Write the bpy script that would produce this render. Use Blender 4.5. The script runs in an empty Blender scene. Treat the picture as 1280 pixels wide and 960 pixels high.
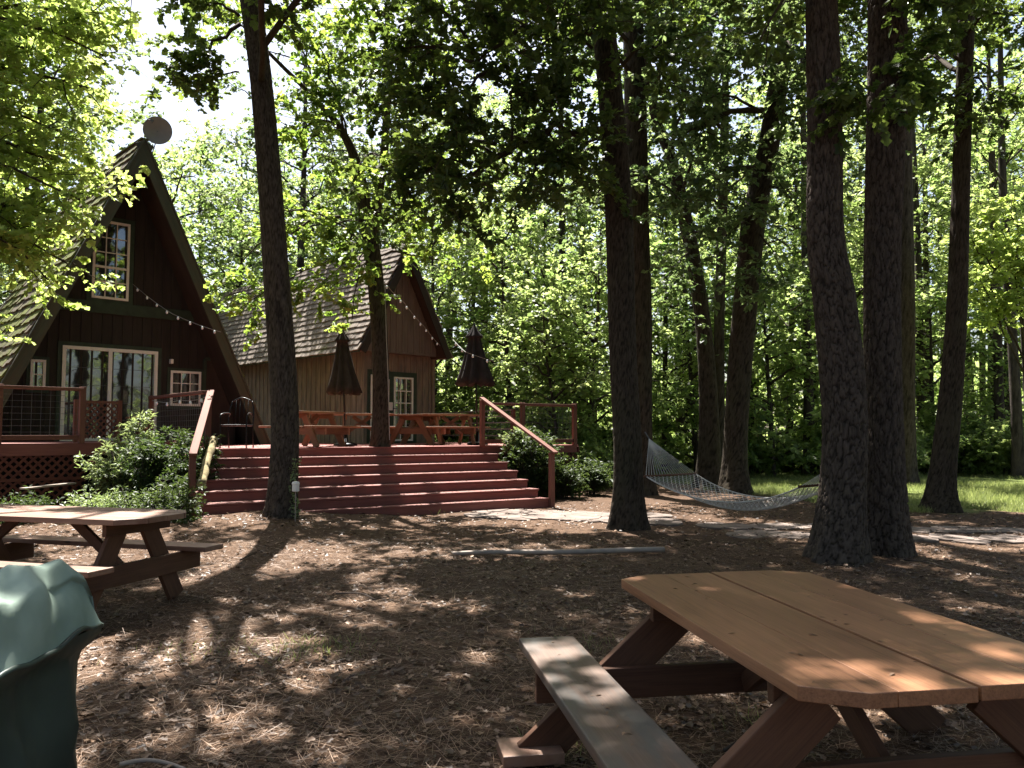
import bpy, math, random
import numpy as np
from mathutils import Vector, Matrix
R = math.radians
random.seed(7)
NR = np.random.default_rng(11)
scene = bpy.context.scene
COL = scene.collection
EYE = 1.5
PITCH = math.atan(60/1000)
cP, sP = math.cos(PITCH), math.sin(PITCH)

# ------------------------------------------------------------------ measuring helpers (photo pixels -> metres)
def ray(px, py):
    x, u = (px-640)/1000, (480-py)/1000
    return (x, cP-u*sP, sP+u*cP)
def W(px, py, d):
    r = ray(px, py); k = d/r[1]
    return Vector((r[0]*k, d, EYE+r[2]*k))
def G(px, py, z=0.0):
    r = ray(px, py); k = (z-EYE)/r[2]
    return Vector((r[0]*k, r[1]*k, z))
def smooth(t): 
    t = np.clip(t, 0, 1); return t*t*(3-2*t)
def ground_z(x, y):
    x = np.asarray(x, float); y = np.asarray(y, float)
    z = .17*smooth((-1.6-x)/2.2)*smooth((y-9.0)/3.2)
    z = z+.018*np.sin(x*1.3+.5)*np.sin(y*1.1)+.012*np.sin(x*2.9+y*1.7)*np.cos(y*2.3-x)
    far = smooth((y-28)/60)
    return z+far*.6*np.sin(x*.05+1)
def gz(x, y): return float(ground_z(x, y))

# ------------------------------------------------------------------ materials
def newmat(name):
    m = bpy.data.materials.new(name); m.use_nodes = True
    nt = m.node_tree; nt.nodes.clear()
    out = nt.nodes.new('ShaderNodeOutputMaterial')
    return m, nt, out
def N(nt, typ, **kw):
    n = nt.nodes.new(typ)
    for k, v in kw.items():
        if k in n.inputs.keys(): n.inputs[k].default_value = v
        else: setattr(n, k, v)
    return n
def ramp(nt, stops, fac):
    r = nt.nodes.new('ShaderNodeValToRGB')
    els = r.color_ramp.elements
    els[0].position, els[0].color = stops[0][0], (*stops[0][1], 1)
    els[1].position, els[1].color = stops[-1][0], (*stops[-1][1], 1)
    for p, c in stops[1:-1]:
        e = els.new(p); e.color = (*c, 1)
    nt.links.new(fac, r.inputs[0]); return r.outputs[0]
def vec(nt, src, scale):
    mp = N(nt, 'ShaderNodeMapping'); mp.inputs['Scale'].default_value = scale
    nt.links.new(src, mp.inputs[0]); return mp.outputs[0]
def coord(nt, kind='Object'):
    if kind in ('Object', 'Generated'): return nt.nodes.new('ShaderNodeTexCoord').outputs[kind]
    if kind == 'Position': return nt.nodes.new('ShaderNodeNewGeometry').outputs['Position']
    a = nt.nodes.new('ShaderNodeAttribute'); a.attribute_name = kind; return a.outputs['Vector']
def noise(nt, v, scale, detail=4, rough=.55, dist=0):
    n = N(nt, 'ShaderNodeTexNoise'); n.inputs['Scale'].default_value = scale
    n.inputs['Detail'].default_value = detail; n.inputs['Roughness'].default_value = rough
    n.inputs['Distortion'].default_value = dist
    nt.links.new(v, n.inputs['Vector']); return n.outputs['Fac']
def mixc(nt, fac, a, b, mode='MIX'):
    m = nt.nodes.new('ShaderNodeMix'); m.data_type = 'RGBA'; m.blend_type = mode
    for s, i in ((fac, 0), (a, 6), (b, 7)):
        if hasattr(s, 'links') or isinstance(s, bpy.types.NodeSocket): nt.links.new(s, m.inputs[i])
        elif i == 0: m.inputs[0].default_value = s
        else: m.inputs[i].default_value = (*s, 1)
    return m.outputs[2]
def bump(nt, h, strength, dist=.01, normal=None):
    b = N(nt, 'ShaderNodeBump'); b.inputs['Strength'].default_value = strength
    b.inputs['Distance'].default_value = dist
    nt.links.new(h, b.inputs['Height'])
    if normal: nt.links.new(normal, b.inputs['Normal'])
    return b.outputs[0]
def bsdf(nt, out, col, rough=.8, normal=None, spec=.3, metal=0):
    p = N(nt, 'ShaderNodeBsdfPrincipled')
    if isinstance(col, bpy.types.NodeSocket): nt.links.new(col, p.inputs['Base Color'])
    else: p.inputs['Base Color'].default_value = (*col, 1)
    if isinstance(rough, bpy.types.NodeSocket): nt.links.new(rough, p.inputs['Roughness'])
    else: p.inputs['Roughness'].default_value = rough
    p.inputs['Specular IOR Level'].default_value = spec
    p.inputs['Metallic'].default_value = metal
    if normal: nt.links.new(normal, p.inputs['Normal'])
    nt.links.new(p.outputs[0], out.inputs[0]); return p

def mat_wood(name, dark, mid, light, rough=.7, spec=.25, grain=1.0, blotch=.5, weather=None, bs=.35, knots=False):
    m, nt, out = newmat(name); g = coord(nt, 'grain')
    g1 = noise(nt, vec(nt, g, (1.2, 26*grain, 26*grain)), 1.0, 6, .65, .6)
    g2 = noise(nt, vec(nt, g, (5, 160, 160)), 1.0, 3, .6)
    g3 = noise(nt, vec(nt, g, (.9, 2.5, 2.5)), 1.0, 3, .5)
    a = ramp(nt, [(.3, dark), (.5, mid), (.72, light)], g1)
    c = mixc(nt, blotch, a, ramp(nt, [(.3, dark), (.7, light)], g3))
    c = mixc(nt, .25, c, ramp(nt, [(.35, dark), (.6, light)], g2))
    if knots:
        vo = N(nt, 'ShaderNodeTexVoronoi'); vo.inputs['Scale'].default_value = 1
        nt.links.new(vec(nt, g, (2.3, 7, 7)), vo.inputs['Vector'])
        k = ramp(nt, [(.045, (1, 1, 1)), (.11, (0, 0, 0))], vo.outputs['Distance'])
        c = mixc(nt, k, c, tuple(v*.4 for v in dark))
    if weather:
        w = ramp(nt, [(.42, (0, 0, 0)), (.62, (1, 1, 1))], noise(nt, vec(nt, g, (1.6, 7, 7)), 1.3, 5, .6))
        c = mixc(nt, w, c, weather)
    nb = bump(nt, g1, bs, .004); nb = bump(nt, g2, bs*.6, .002, nb)
    bsdf(nt, out, c, rough, nb, spec); return m
def mat_plain(name, col, rough=.6, spec=.3, metal=0, var=.15, scale=6, bs=.1):
    m, nt, out = newmat(name); o = coord(nt, 'Object')
    n = noise(nt, o, scale, 5)
    c = ramp(nt, [(.3, tuple(v*(1-var) for v in col)), (.7, tuple(min(1, v*(1+var)) for v in col))], n)
    bsdf(nt, out, c, rough, bump(nt, noise(nt, o, scale*8, 3), bs, .005), spec, metal); return m
def mat_bark(name, dark, light, scale=1.0, moss=None):
    m, nt, out = newmat(name); g = coord(nt, 'grain')
    a = nt.nodes.new('ShaderNodeAttribute'); a.attribute_name = 'crev'
    n1 = noise(nt, vec(nt, g, (16*scale, 16*scale, 5*scale)), 1.0, 6, .65, .4)
    n2 = noise(nt, vec(nt, g, (60, 60, 14)), 1.0, 4, .6)
    n3 = noise(nt, vec(nt, g, (1.5, 1.5, .8)), 1.0, 3, .5)
    c = ramp(nt, [(.3, dark), (.68, light)], n1)
    c = mixc(nt, .35, c, ramp(nt, [(.3, dark), (.7, tuple(v*1.25 for v in light))], n2))
    if moss: c = mixc(nt, ramp(nt, [(.5, (0, 0, 0)), (.68, (.6, .6, .6))], n3), c, moss)
    c = mixc(nt, a.outputs['Fac'], c, tuple(v*.45 for v in dark))
    nb = bump(nt, n1, .8, .02); nb = bump(nt, n2, .6, .006, nb)
    bsdf(nt, out, c, .95, nb, .1); return m
def mat_leaf(name, c1, c2, t1, t2, tr=.5, gloss=.35):
    m, nt, out = newmat(name)
    a = nt.nodes.new('ShaderNodeAttribute'); a.attribute_name = 'rnd'
    oi = nt.nodes.new('ShaderNodeObjectInfo')
    ad = N(nt, 'ShaderNodeMath', operation='MULTIPLY_ADD'); nt.links.new(oi.outputs['Random'], ad.inputs[0])
    ad.inputs[1].default_value = .6; nt.links.new(a.outputs['Fac'], ad.inputs[2])
    sb = N(nt, 'ShaderNodeMath', operation='SUBTRACT'); nt.links.new(ad.outputs[0], sb.inputs[0]); sb.inputs[1].default_value = .30
    d = N(nt, 'ShaderNodeBsdfPrincipled'); nt.links.new(ramp(nt, [(0, c1), (1, c2)], sb.outputs[0]), d.inputs['Base Color'])
    d.inputs['Roughness'].default_value = .5; d.inputs['Specular IOR Level'].default_value = gloss
    t = N(nt, 'ShaderNodeBsdfTranslucent'); nt.links.new(ramp(nt, [(0, t1), (1, t2)], sb.outputs[0]), t.inputs['Color'])
    mx = N(nt, 'ShaderNodeMixShader'); mx.inputs[0].default_value = tr
    nt.links.new(d.outputs[0], mx.inputs[1]); nt.links.new(t.outputs[0], mx.inputs[2])
    nt.links.new(mx.outputs[0], out.inputs[0]); return m
def mat_glass(name, tint=(.02, .022, .02)):
    m, nt, out = newmat(name)
    o = coord(nt, 'Object')
    p = bsdf(nt, out, tint, .03, bump(nt, noise(nt, o, 1.6, 2), .06, .05), 1.0)
    p.inputs['IOR'].default_value = 1.9
    return m
def mat_shingle(name, dark, light, moss, mossy=.5):
    m, nt, out = newmat(name); g = coord(nt, 'grain'); o = coord(nt, 'Position')
    n1 = noise(nt, vec(nt, g, (6, 60, 60)), 1, 4, .6)
    a = nt.nodes.new('ShaderNodeAttribute'); a.attribute_name = 'rnd'
    c = mixc(nt, .5, ramp(nt, [(.3, dark), (.7, light)], n1), ramp(nt, [(0, dark), (1, light)], a.outputs['Fac']))
    ms = ramp(nt, [(.62-mossy*.25, (0, 0, 0)), (.75-mossy*.2, (1, 1, 1))], noise(nt, o, 1.7, 6, .65))
    c = mixc(nt, ms, c, moss)
    bsdf(nt, out, c, .9, bump(nt, n1, .5, .006), .15); return m

M = {}
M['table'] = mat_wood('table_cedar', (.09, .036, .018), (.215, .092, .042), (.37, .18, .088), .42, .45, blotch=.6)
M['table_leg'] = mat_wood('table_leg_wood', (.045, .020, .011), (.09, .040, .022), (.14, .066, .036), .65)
M['bench'] = mat_wood('bench_wood', (.055, .034, .025), (.105, .066, .047), (.165, .108, .078), .5, .4, weather=(.085, .075, .066), knots=True)
M['oldtable'] = mat_wood('old_table_wood', (.09, .040, .024), (.165, .076, .046), (.24, .122, .078), .5, .4, weather=(.22, .13, .088), knots=True)
M['cedar'] = mat_wood('deck_table_cedar', (.13, .062, .032), (.23, .112, .056), (.33, .18, .095), .6, .3)
M['deckred'] = mat_wood('deck_red_stain', (.09, .025, .019), (.155, .044, .034), (.22, .078, .06), .6, .3, blotch=.5)
M['deckfloor'] = mat_wood('deck_floor_stain', (.13, .032, .024), (.20, .052, .038), (.28, .09, .07), .6, .3, blotch=.3)
M['railwood'] = mat_wood('rail_wood', (.08, .028, .020), (.13, .05, .035), (.19, .085, .06), .75, .2)
M['fascia'] = mat_wood('dark_lattice_wood', (.06, .018, .012), (.10, .032, .02), (.15, .05, .033), .7)
M['siding'] = mat_wood('dark_cabin_siding', (.012, .010, .008), (.025, .019, .015), (.042, .032, .025), .8, blotch=.6)
M['siding2'] = mat_wood('cottage_siding', (.10, .072, .052), (.20, .148, .11), (.30, .232, .178), .8, blotch=.7, weather=(.135, .112, .092))
M['siding3'] = mat_wood('cottage_gable_siding', (.07, .05, .04), (.12, .09, .072), (.18, .14, .115), .8, blotch=.6)
M['soffit'] = mat_wood('soffit_boards', (.025, .016, .012), (.045, .028, .021), (.07, .045, .034), .8)
M['green'] = mat_plain('green_trim', (.028, .042, .026), .6, .3, var=.3)
M['greenlight'] = mat_wood('green_rake', (.022, .027, .017), (.042, .047, .03), (.075, .078, .052), .7, weather=(.06, .052, .032))
M['white'] = mat_plain('white_vinyl', (.72, .68, .62), .45, .4, var=.06)
M['glass'] = mat_glass('window_glass')
M['dark'] = mat_plain('shade_black', (.012, .011, .010), .8)  # near-black tone for the shade below the floors
M['curtain'] = mat_plain('pale_curtain', (.6, .6, .6), .9)
M['black'] = mat_plain('black_metal', (.012, .012, .013), .35, .5, metal=.6)
M['steel'] = mat_plain('wire_steel', (.10, .10, .10), .5, .5, metal=.5)
M['dish'] = mat_plain('dish_grey', (.17, .155, .14), .6, .3, var=.1)
M['umbrella'] = mat_plain('umbrella_fabric', (.028, .023, .022), .9, .1, var=.25)
M['umbrella2'] = mat_plain('umbrella_fabric_olive', (.036, .028, .022), .9, .1, var=.25)
M['rope'] = mat_plain('hammock_rope', (.44, .42, .38), .9, .1, var=.1)
M['bulb'] = mat_plain('bulb_glass', (.75, .76, .78), .12, .8, var=.02)
M['cable'] = mat_plain('pale_cable', (.28, .26, .23), .6)
M['pole'] = mat_plain('pale_pole', (.27, .22, .18), .7, .2, var=.25)
M['stone'] = mat_plain('flagstone', (.15, .118, .10), .9, .15, var=.4, scale=3, bs=.4)
M['lichenlog'] = mat_plain('lichen_log', (.22, .18, .10), .95, .1, var=.5, scale=9, bs=.8)
M['paintwhite'] = mat_plain('white_box', (.62, .55, .50), .6, .2, var=.1)
M['bark_pine'] = mat_bark('pine_bark', (.022, .017, .013), (.098, .076, .06), 1.0)
M['bark_dark'] = mat_bark('dark_bark', (.018, .014, .010), (.075, .058, .042), 1.3, moss=(.055, .05, .03))
M['bark_far'] = mat_bark('far_bark', (.025, .02, .017), (.08, .065, .055), 1.0)
M['shingle'] = mat_shingle('mossy_shingle', (.035, .026, .018), (.15, .12, .085), (.10, .115, .022), .9)
M['shingle2'] = mat_shingle('cedar_shingle', (.085, .068, .056), (.26, .215, .18), (.10, .10, .04), .1)
LG = dict(tr=.5)
M['leaf'] = mat_leaf('oak_leaf_shaded', (.022, .042, .012), (.060, .090, .025), (.07, .13, .022), (.24, .31, .055), tr=.42)  # leaf colours darkened so near foliage reads as shaded silhouettes
M['leaf_lit'] = mat_leaf('lit_leaf_tint', (.045, .085, .018), (.11, .16, .035), (.22, .34, .05), (.58, .64, .11))  # paler leaf copy, sunlight put into its colours
M['leaf_sun'] = mat_leaf('sunlit_leaf_tint', (.05, .09, .02), (.13, .185, .045), (.28, .43, .07), (.64, .73, .20), tr=.55)  # leaf colours brightened further to look sunlit
M['leaf_mid'] = mat_leaf('woodland_leaf_dark', (.028, .05, .022), (.07, .10, .04), (.13, .21, .06), (.34, .40, .15), tr=.5)
M['leaf_far'] = mat_leaf('woodland_leaf', (.045, .075, .022), (.12, .155, .05), (.24, .37, .09), (.60, .69, .24), tr=.56)
M['leaf_shrub'] = mat_leaf('shrub_leaf', (.014, .027, .008), (.040, .062, .018), (.05, .09, .016), (.13, .18, .04), tr=.3, gloss=.2)
M['leaf_pale'] = mat_leaf('pale_shrub_leaf', (.09, .13, .05), (.19, .23, .11), (.22, .30, .08), (.40, .46, .18), tr=.4, gloss=.4)
M['grass'] = mat_leaf('grass_blade', (.06, .085, .025), (.17, .19, .07), (.20, .28, .06), (.48, .52, .18), tr=.35)
M['litter'] = mat_leaf('dead_leaf', (.055, .031, .018), (.33, .208, .13), (.09, .048, .02), (.26, .155, .075), tr=.12, gloss=.35)

def mat_ground():
    m, nt, out = newmat('forest_floor'); o = coord(nt, 'Position')
    n1 = noise(nt, o, .55, 6, .6); n2 = noise(nt, o, 9, 8, .7, .5); n3 = noise(nt, o, 55, 6, .7)
    c = ramp(nt, [(.34, (.028, .017, .010)), (.5, (.082, .048, .029)), (.68, (.215, .138, .088))], n2)
    c2 = ramp(nt, [(.34, (.022, .013, .008)), (.55, (.098, .058, .035)), (.72, (.27, .178, .115))], n3)
    c = mixc(nt, .5, c, c2)
    c = mixc(nt, ramp(nt, [(.35, (.55, .55, .55)), (.7, (0, 0, 0))], n1), c, (.05, .030, .020), 'MIX')
    # grass zone on the right, beyond the path
    sx = nt.nodes.new('ShaderNodeSeparateXYZ'); nt.links.new(o, sx.inputs[0])
    def mth(op, a, b):
        q = N(nt, 'ShaderNodeMath', operation=op)
        for i, v in enumerate((a, b)):
            if isinstance(v, bpy.types.NodeSocket): nt.links.new(v, q.inputs[i])
            else: q.inputs[i].default_value = v
        return q.outputs[0]
    ny = noise(nt, o, .8, 5, .6)
    fy = mth('ADD', sx.outputs[1], mth('MULTIPLY', mth('SUBTRACT', ny, .5), 5.0))
    fy = mth('SUBTRACT', fy, 14.8)
    fx = mth('MULTIPLY', mth('SUBTRACT', 7.4, sx.outputs[0]), 3.2)
    fx = mth('MAXIMUM', fx, 0.0)
    f = mth('SUBTRACT', fy, fx)
    msk = ramp(nt, [(0, (0, 0, 0)), (1, (1, 1, 1))], mth('MULTIPLY', f, .8))
    gc = ramp(nt, [(.3, (.06, .085, .022)), (.7, (.20, .23, .07))], noise(nt, o, 6, 6, .7))
    c = mixc(nt, msk, c, gc)
    nb = bump(nt, n2, .7, .04); nb = bump(nt, n3, .8, .012, nb)
    bsdf(nt, out, c, .95, nb, .12); return m
M['ground'] = mat_ground()

# ------------------------------------------------------------------ mesh building
class MB:
    def __init__(s): s.v = []; s.f = []; s.g = []; s.r = []
    def add(s, verts, faces, grain=None, rnd=None):
        b = len(s.v); s.v += [tuple(p) for p in verts]
        s.f += [tuple(i+b for i in f) for f in faces]
        if grain is None: grain = [tuple(p) for p in verts]
        s.g += grain; r = random.random() if rnd is None else rnd
        s.r += [r]*len(verts)
    def obox(s, c, ax, ay, az, hx, hy, hz):
        """box: centre, axes, half sizes; grain runs along ax"""
        c = Vector(c); o = (random.uniform(0, 60), random.uniform(0, 60), random.uniform(0, 60))
        vs, gs = [], []
        for i in (-1, 1):
            for j in (-1, 1):
                for k in (-1, 1):
                    vs.append(c+ax*(i*hx)+ay*(j*hy)+az*(k*hz))
                    gs.append((o[0]+i*hx, o[1]+j*hy, o[2]+k*hz))
        fs = [(0, 1, 3, 2), (4, 6, 7, 5), (0, 4, 5, 1), (2, 3, 7, 6), (0, 2, 6, 4), (1, 5, 7, 3)]
        if ax.cross(ay).dot(az) < 0: fs = [f[::-1] for f in fs]
        s.add(vs, fs, gs); return s
    def beam(s, p, q, w, h, up=(0, 0, 1)):
        """board from p to q: w across, h along the up direction"""
        p, q, up = Vector(p), Vector(q), Vector(up)
        ax = (q-p); L = ax.length; ax.normalize()
        ay = up.cross(ax)
        if ay.length < 1e-4: ay = Vector((1, 0, 0)).cross(ax)
        ay.normalize(); az = ax.cross(ay)
        return s.obox((p+q)/2, ax, ay, az, L/2, w/2, h/2)
    def prism(s, poly, z0, z1):
        n = len(poly); o = random.uniform(0, 50)
        vs = [(x, y, z0) for x, y in poly]+[(x, y, z1) for x, y in poly]
        fs = [tuple(range(n))[::-1], tuple(range(n, 2*n))]+[(i, (i+1) % n, n+(i+1) % n, n+i) for i in range(n)]
        s.add(vs, fs, [(v[0]+o, v[1]+o, v[2]) for v in vs]); return s
    def tube(s, pts, rad, seg=8, cap=True):
        pts = [Vector(p) for p in pts]; n = len(pts)
        if not hasattr(rad, '__len__'): rad = [rad]*n
        vs, gs, fs = [], [], []; a = None; L = 0; o = random.uniform(0, 40)
        for i, p in enumerate(pts):
            t = (pts[min(i+1, n-1)]-pts[max(i-1, 0)])
            if t.length < 1e-9: t = Vector((0, 0, 1))
            t.normalize()
            if a is None: a = t.orthogonal().normalized()
            a = (a-t*a.dot(t)); a = a.normalized() if a.length > 1e-6 else t.orthogonal().normalized()
            b = t.cross(a)
            if i: L += (p-pts[i-1]).length
            for k in range(seg):
                th = 2*math.pi*k/seg
                vs.append(p+(a*math.cos(th)+b*math.sin(th))*rad[i])
                gs.append((math.cos(th)*rad[i]+o, math.sin(th)*rad[i], L))
        for i in range(n-1):
            for k in range(seg):
                k2 = (k+1) % seg
                fs.append((i*seg+k, i*seg+k2, (i+1)*seg+k2, (i+1)*seg+k))
        if cap: fs += [tuple(range(seg))[::-1], tuple((n-1)*seg+k for k in range(seg))]
        s.add(vs, fs, gs); return s
    def lathe(s, c, prof, seg=24, squash=(1, 1)):
        vs, fs = [], []; n = len(prof)
        for r, z in prof:
            for k in range(seg):
                th = 2*math.pi*k/seg
                vs.append((c[0]+r*math.cos(th)*squash[0], c[1]+r*math.sin(th)*squash[1], c[2]+z))
        for i in range(n-1):
            for k in range(seg):
                k2 = (k+1) % seg; fs.append((i*seg+k, i*seg+k2, (i+1)*seg+k2, (i+1)*seg+k))
        fs += [tuple(range(seg))[::-1], tuple((n-1)*seg+k for k in range(seg))]
        s.add(vs, fs); return s
    def build(s, name, mat, parent=None, world=True, smooth_=False, bevel=0):
        me = bpy.data.meshes.new(name)
        off = Vector(parent_off(parent)) if (parent and world) else Vector((0, 0, 0))
        me.from_pydata([tuple(Vector(v)-off) for v in s.v], [], s.f)
        at = me.attributes.new('grain', 'FLOAT_VECTOR', 'POINT')
        at.data.foreach_set('vector', np.array(s.g, dtype=np.float32).ravel())
        at = me.attributes.new('rnd', 'FLOAT', 'POINT'); at.data.foreach_set('value', np.array(s.r, dtype=np.float32))
        if smooth_: me.polygons.foreach_set('use_smooth', [True]*len(me.polygons))
        me.materials.append(mat)
        o = bpy.data.objects.new(name, me); COL.objects.link(o)
        if parent: o.parent = parent
        if bevel:
            b = o.modifiers.new('bevel', 'BEVEL'); b.width = bevel; b.segments = 2; b.limit_method = 'ANGLE'
        return o
def parent_off(p):
    v = Vector(p.location)
    while p.parent: p = p.parent; v += Vector(p.location)
    return v
def tag(o, label=None, cat=None, group=None, kind=None):
    if label: o['label'] = label
    if cat: o['category'] = cat
    if group: o['group'] = group
    if kind: o['kind'] = kind
    return o
def empty(name, loc, label, cat, group=None, rz=0):
    o = bpy.data.objects.new(name, None); COL.objects.link(o)
    o.empty_display_size = .2
    o.location = loc; o.rotation_euler = (0, 0, rz); return tag(o, label, cat, group)
def copy_tree(o, parent=None):
    c = o.copy(); COL.objects.link(c)
    if parent: c.parent = parent
    for ch in list(o.children): copy_tree(ch, c)
    return c
def mesh_np(name, V, F, mat, parent=None, off=None, rnd=None, smooth_=False, extra=None):
    """V (n,3), F (m,k)"""
    me = bpy.data.meshes.new(name); V = np.asarray(V, np.float32)
    if off is not None: V = V-np.array(off, np.float32)
    m, k = F.shape
    me.vertices.add(len(V)); me.vertices.foreach_set('co', V.ravel())
    me.loops.add(m*k); me.loops.foreach_set('vertex_index', F.astype(np.int32).ravel())
    me.polygons.add(m); me.polygons.foreach_set('loop_start', np.arange(0, m*k, k, dtype=np.int32))
    me.polygons.foreach_set('loop_total', np.full(m, k, np.int32))
    if smooth_: me.polygons.foreach_set('use_smooth', np.ones(m, bool))
    me.update(calc_edges=True)
    if rnd is not None:
        a = me.attributes.new('rnd', 'FLOAT', 'POINT'); a.data.foreach_set('value', rnd.astype(np.float32))
    for nm, arr in (extra or {}).items():
        if arr.ndim == 2:
            a = me.attributes.new(nm, 'FLOAT_VECTOR', 'POINT'); a.data.foreach_set('vector', arr.astype(np.float32).ravel())
        else:
            a = me.attributes.new(nm, 'FLOAT', 'POINT'); a.data.foreach_set('value', arr.astype(np.float32))
    me.materials.append(mat)
    o = bpy.data.objects.new(name, me); COL.objects.link(o)
    if parent: o.parent = parent
    return o

# ------------------------------------------------------------------ leaves
T_OAK = np.array([(0, 0, 0), (.13, .18, .03), (.36, .30, .09), (.17, .50, .05), (.33, .76, .06), (0, 1.0, -.10),
                  (-.13, .18, .03), (-.36, .30, .09), (-.17, .50, .05), (-.33, .76, .06)])
F_OAK = np.array([(0, 1, 2, 3, 4, 5), (5, 9, 8, 7, 6, 0)])
T_RH = np.array([(0, 0, 0), (.34, .48, .07), (0, 1, -.06), (-.34, .48, .07)])
F_RH = np.array([(0, 1, 2, 3)])
T_LAN = np.array([(0, 0, 0), (.15, .45, .05), (0, 1, -.1), (-.15, .45, .05)])
T_GR = np.array([(-.035, 0, 0), (.035, 0, 0), (.012, 1, -.12), (-.012, 1, -.12)])
T_NDL = np.array([(-.010, 0, 0), (.010, 0, 0), (.008, 1, 0), (-.008, 1, 0)])
def unit(a): return a/np.maximum(np.linalg.norm(a, axis=1, keepdims=True), 1e-9)
def leaf_arrays(P, D, Nn, S, T, F):
    D = unit(D); B = unit(np.cross(D, Nn)); Nn = np.cross(B, D)
    V = P[:, None, :]+S[:, None, None]*(T[None, :, 0:1]*B[:, None, :]+T[None, :, 1:2]*D[:, None, :]+T[None, :, 2:3]*Nn[:, None, :])
    n, k = len(P), len(T)
    FF = (F[None]+(np.arange(n)*k)[:, None, None]).reshape(-1, F.shape[1])
    return V.reshape(-1, 3), FF
def leaf_obj(name, P, D, Nn, S, mat, parent=None, off=None, shape='rh', rnd=None):
    T, F = {'oak': (T_OAK, F_OAK), 'rh': (T_RH, F_RH), 'lan': (T_LAN, F_RH), 'ndl': (T_NDL, F_RH), 'gr': (T_GR, F_RH)}[shape]
    V, FF = leaf_arrays(P, D, Nn, S, T, F)
    r = np.repeat(NR.random(len(P)) if rnd is None else rnd, len(T))
    return mesh_np(name, V, FF, mat, parent, off, r)

class Skel:
    """branch skeleton: tubes for wood, twigs for leaves"""
    def __init__(s, seed): s.rg = np.random.default_rng(seed); s.tubes = []; s.tw = []
    def curve(s, p, d, L, n, wig, lift):
        pts = [np.array(p, float)]; d = np.array(d, float)
        for i in range(n):
            d = d/np.linalg.norm(d)+s.rg.normal(0, wig, 3)+np.array([0, 0, lift])
            d /= np.linalg.norm(d)
            pts.append(pts[-1]+d*L/n)
        return np.array(pts)
    def twigs_along(s, pts, t0, n, L, flat=.45, droop=-.05):
        m = len(pts)-1
        for i in range(n):
            t = t0+(1-t0)*(i+s.rg.random())/n
            k = min(int(t*m), m-1); f = t*m-k
            p = pts[k]*(1-f)+pts[k+1]*f
            ax = pts[k+1]-pts[k]; ax /= np.linalg.norm(ax)+1e-9
            d = s.rg.normal(0, 1, 3); d[2] *= flat; d = d/np.linalg.norm(d)+ax*.55
            l = L*s.rg.uniform(.55, 1.2)
            s.tw.append(s.curve(p, d, l, 3, .18, droop))
    def limb(s, pts, r0, sub=7, subL=1.6, tw=7, twL=.55, t0=.3, r1=None, flat=.45, lift=.03):
        """a limb along given points with sub branches and twigs"""
        pts = np.array(pts, float); m = len(pts)-1
        s.tubes.append((pts, np.linspace(r0, r1 if r1 else max(.012, r0*.2), m+1)))
        for i in range(sub):
            t = t0+(1-t0)*(i+s.rg.random())/sub
            k = min(int(t*m), m-1); f = t*m-k
            p = pts[k]*(1-f)+pts[k+1]*f
            ax = pts[k+1]-pts[k]; ax /= np.linalg.norm(ax)+1e-9
            d = s.rg.normal(0, 1, 3); d[2] *= flat; d -= ax*np.dot(d, ax)*.7
            d = d/np.linalg.norm(d)+ax*.7
            L = subL*s.rg.uniform(.6, 1.2)
            c = s.curve(p, d, L, 5, .16, lift)
            rr = max(.007, r0*.32*(1-.5*t))
            s.tubes.append((c, np.linspace(rr, .005, 6)))
            s.twigs_along(c, .15, tw, twL, flat)
        s.twigs_along(pts, max(t0, .55), int(tw*.8), twL, flat)
    def target(s, a, b, r0, sag=.12, **kw):
        a, b = np.array(a, float), np.array(b, float); L = np.linalg.norm(b-a)
        n = 7; pts = []
        ph = s.rg.normal(0, .05*L, 3)
        for i in range(n+1):
            t = i/n
            p = a+(b-a)*t; p[2] += sag*L*math.sin(math.pi*t)
            p += ph*math.sin(math.pi*t)+s.rg.normal(0, .018*L, 3)*(1 if 0 < i < n else 0)
            pts.append(p)
        s.limb(pts, r0, **kw)
    def wood(s, name, mat, parent, off, seg=6, maxn=100000):
        mb = MB()
        for pts, r in s.tubes[:maxn]: mb.tube(pts, list(r), seg if r[0] > .02 else 4)
        if s.tubes: return mb.build(name, mat, parent, smooth_=True)
    def leaves(s, name, mat, parent, off, per=9, size=.12, shape='rh', upn=1.0, var=.3, thin=1.0, twigs=None):
        tw = np.array(s.tw)                       # (n,4,3)
        if thin < 1: tw = tw[s.rg.random(len(tw)) < thin]
        n = len(tw); t = s.rg.random((n, per))**.7*3
        k = np.minimum(t.astype(int), 2); f = (t-k)[..., None]
        idx = np.arange(n)[:, None]
        P = tw[idx, k]*(1-f)+tw[idx, k+1]*f
        ax = tw[idx, k+1]-tw[idx, k]; ax /= np.linalg.norm(ax, axis=2, keepdims=True)+1e-9
        side = np.cross(ax, np.array([0, 0, 1.])); sgn = np.where(s.rg.random((n, per)) < .5, -1, 1)[..., None]
        D = ax*.6+side*sgn*.9+s.rg.normal(0, .35, ax.shape)+np.array([0, 0, -.18])
        Nn = np.array([0, 0, upn])+s.rg.normal(0, .5, ax.shape)
        P, D, Nn = P.reshape(-1, 3), D.reshape(-1, 3), Nn.reshape(-1, 3)
        S = size*s.rg.uniform(1-var, 1+var, len(P))*np.repeat(s.rg.uniform(.75, 1.2, n), per)
        clump = np.repeat(s.rg.random(n), per)
        rnd = np.clip(.55*clump+.45*s.rg.random(len(P)), 0, 1)
        return leaf_obj(name, P, D, Nn, S, mat, parent, off, shape, rnd)

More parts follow.
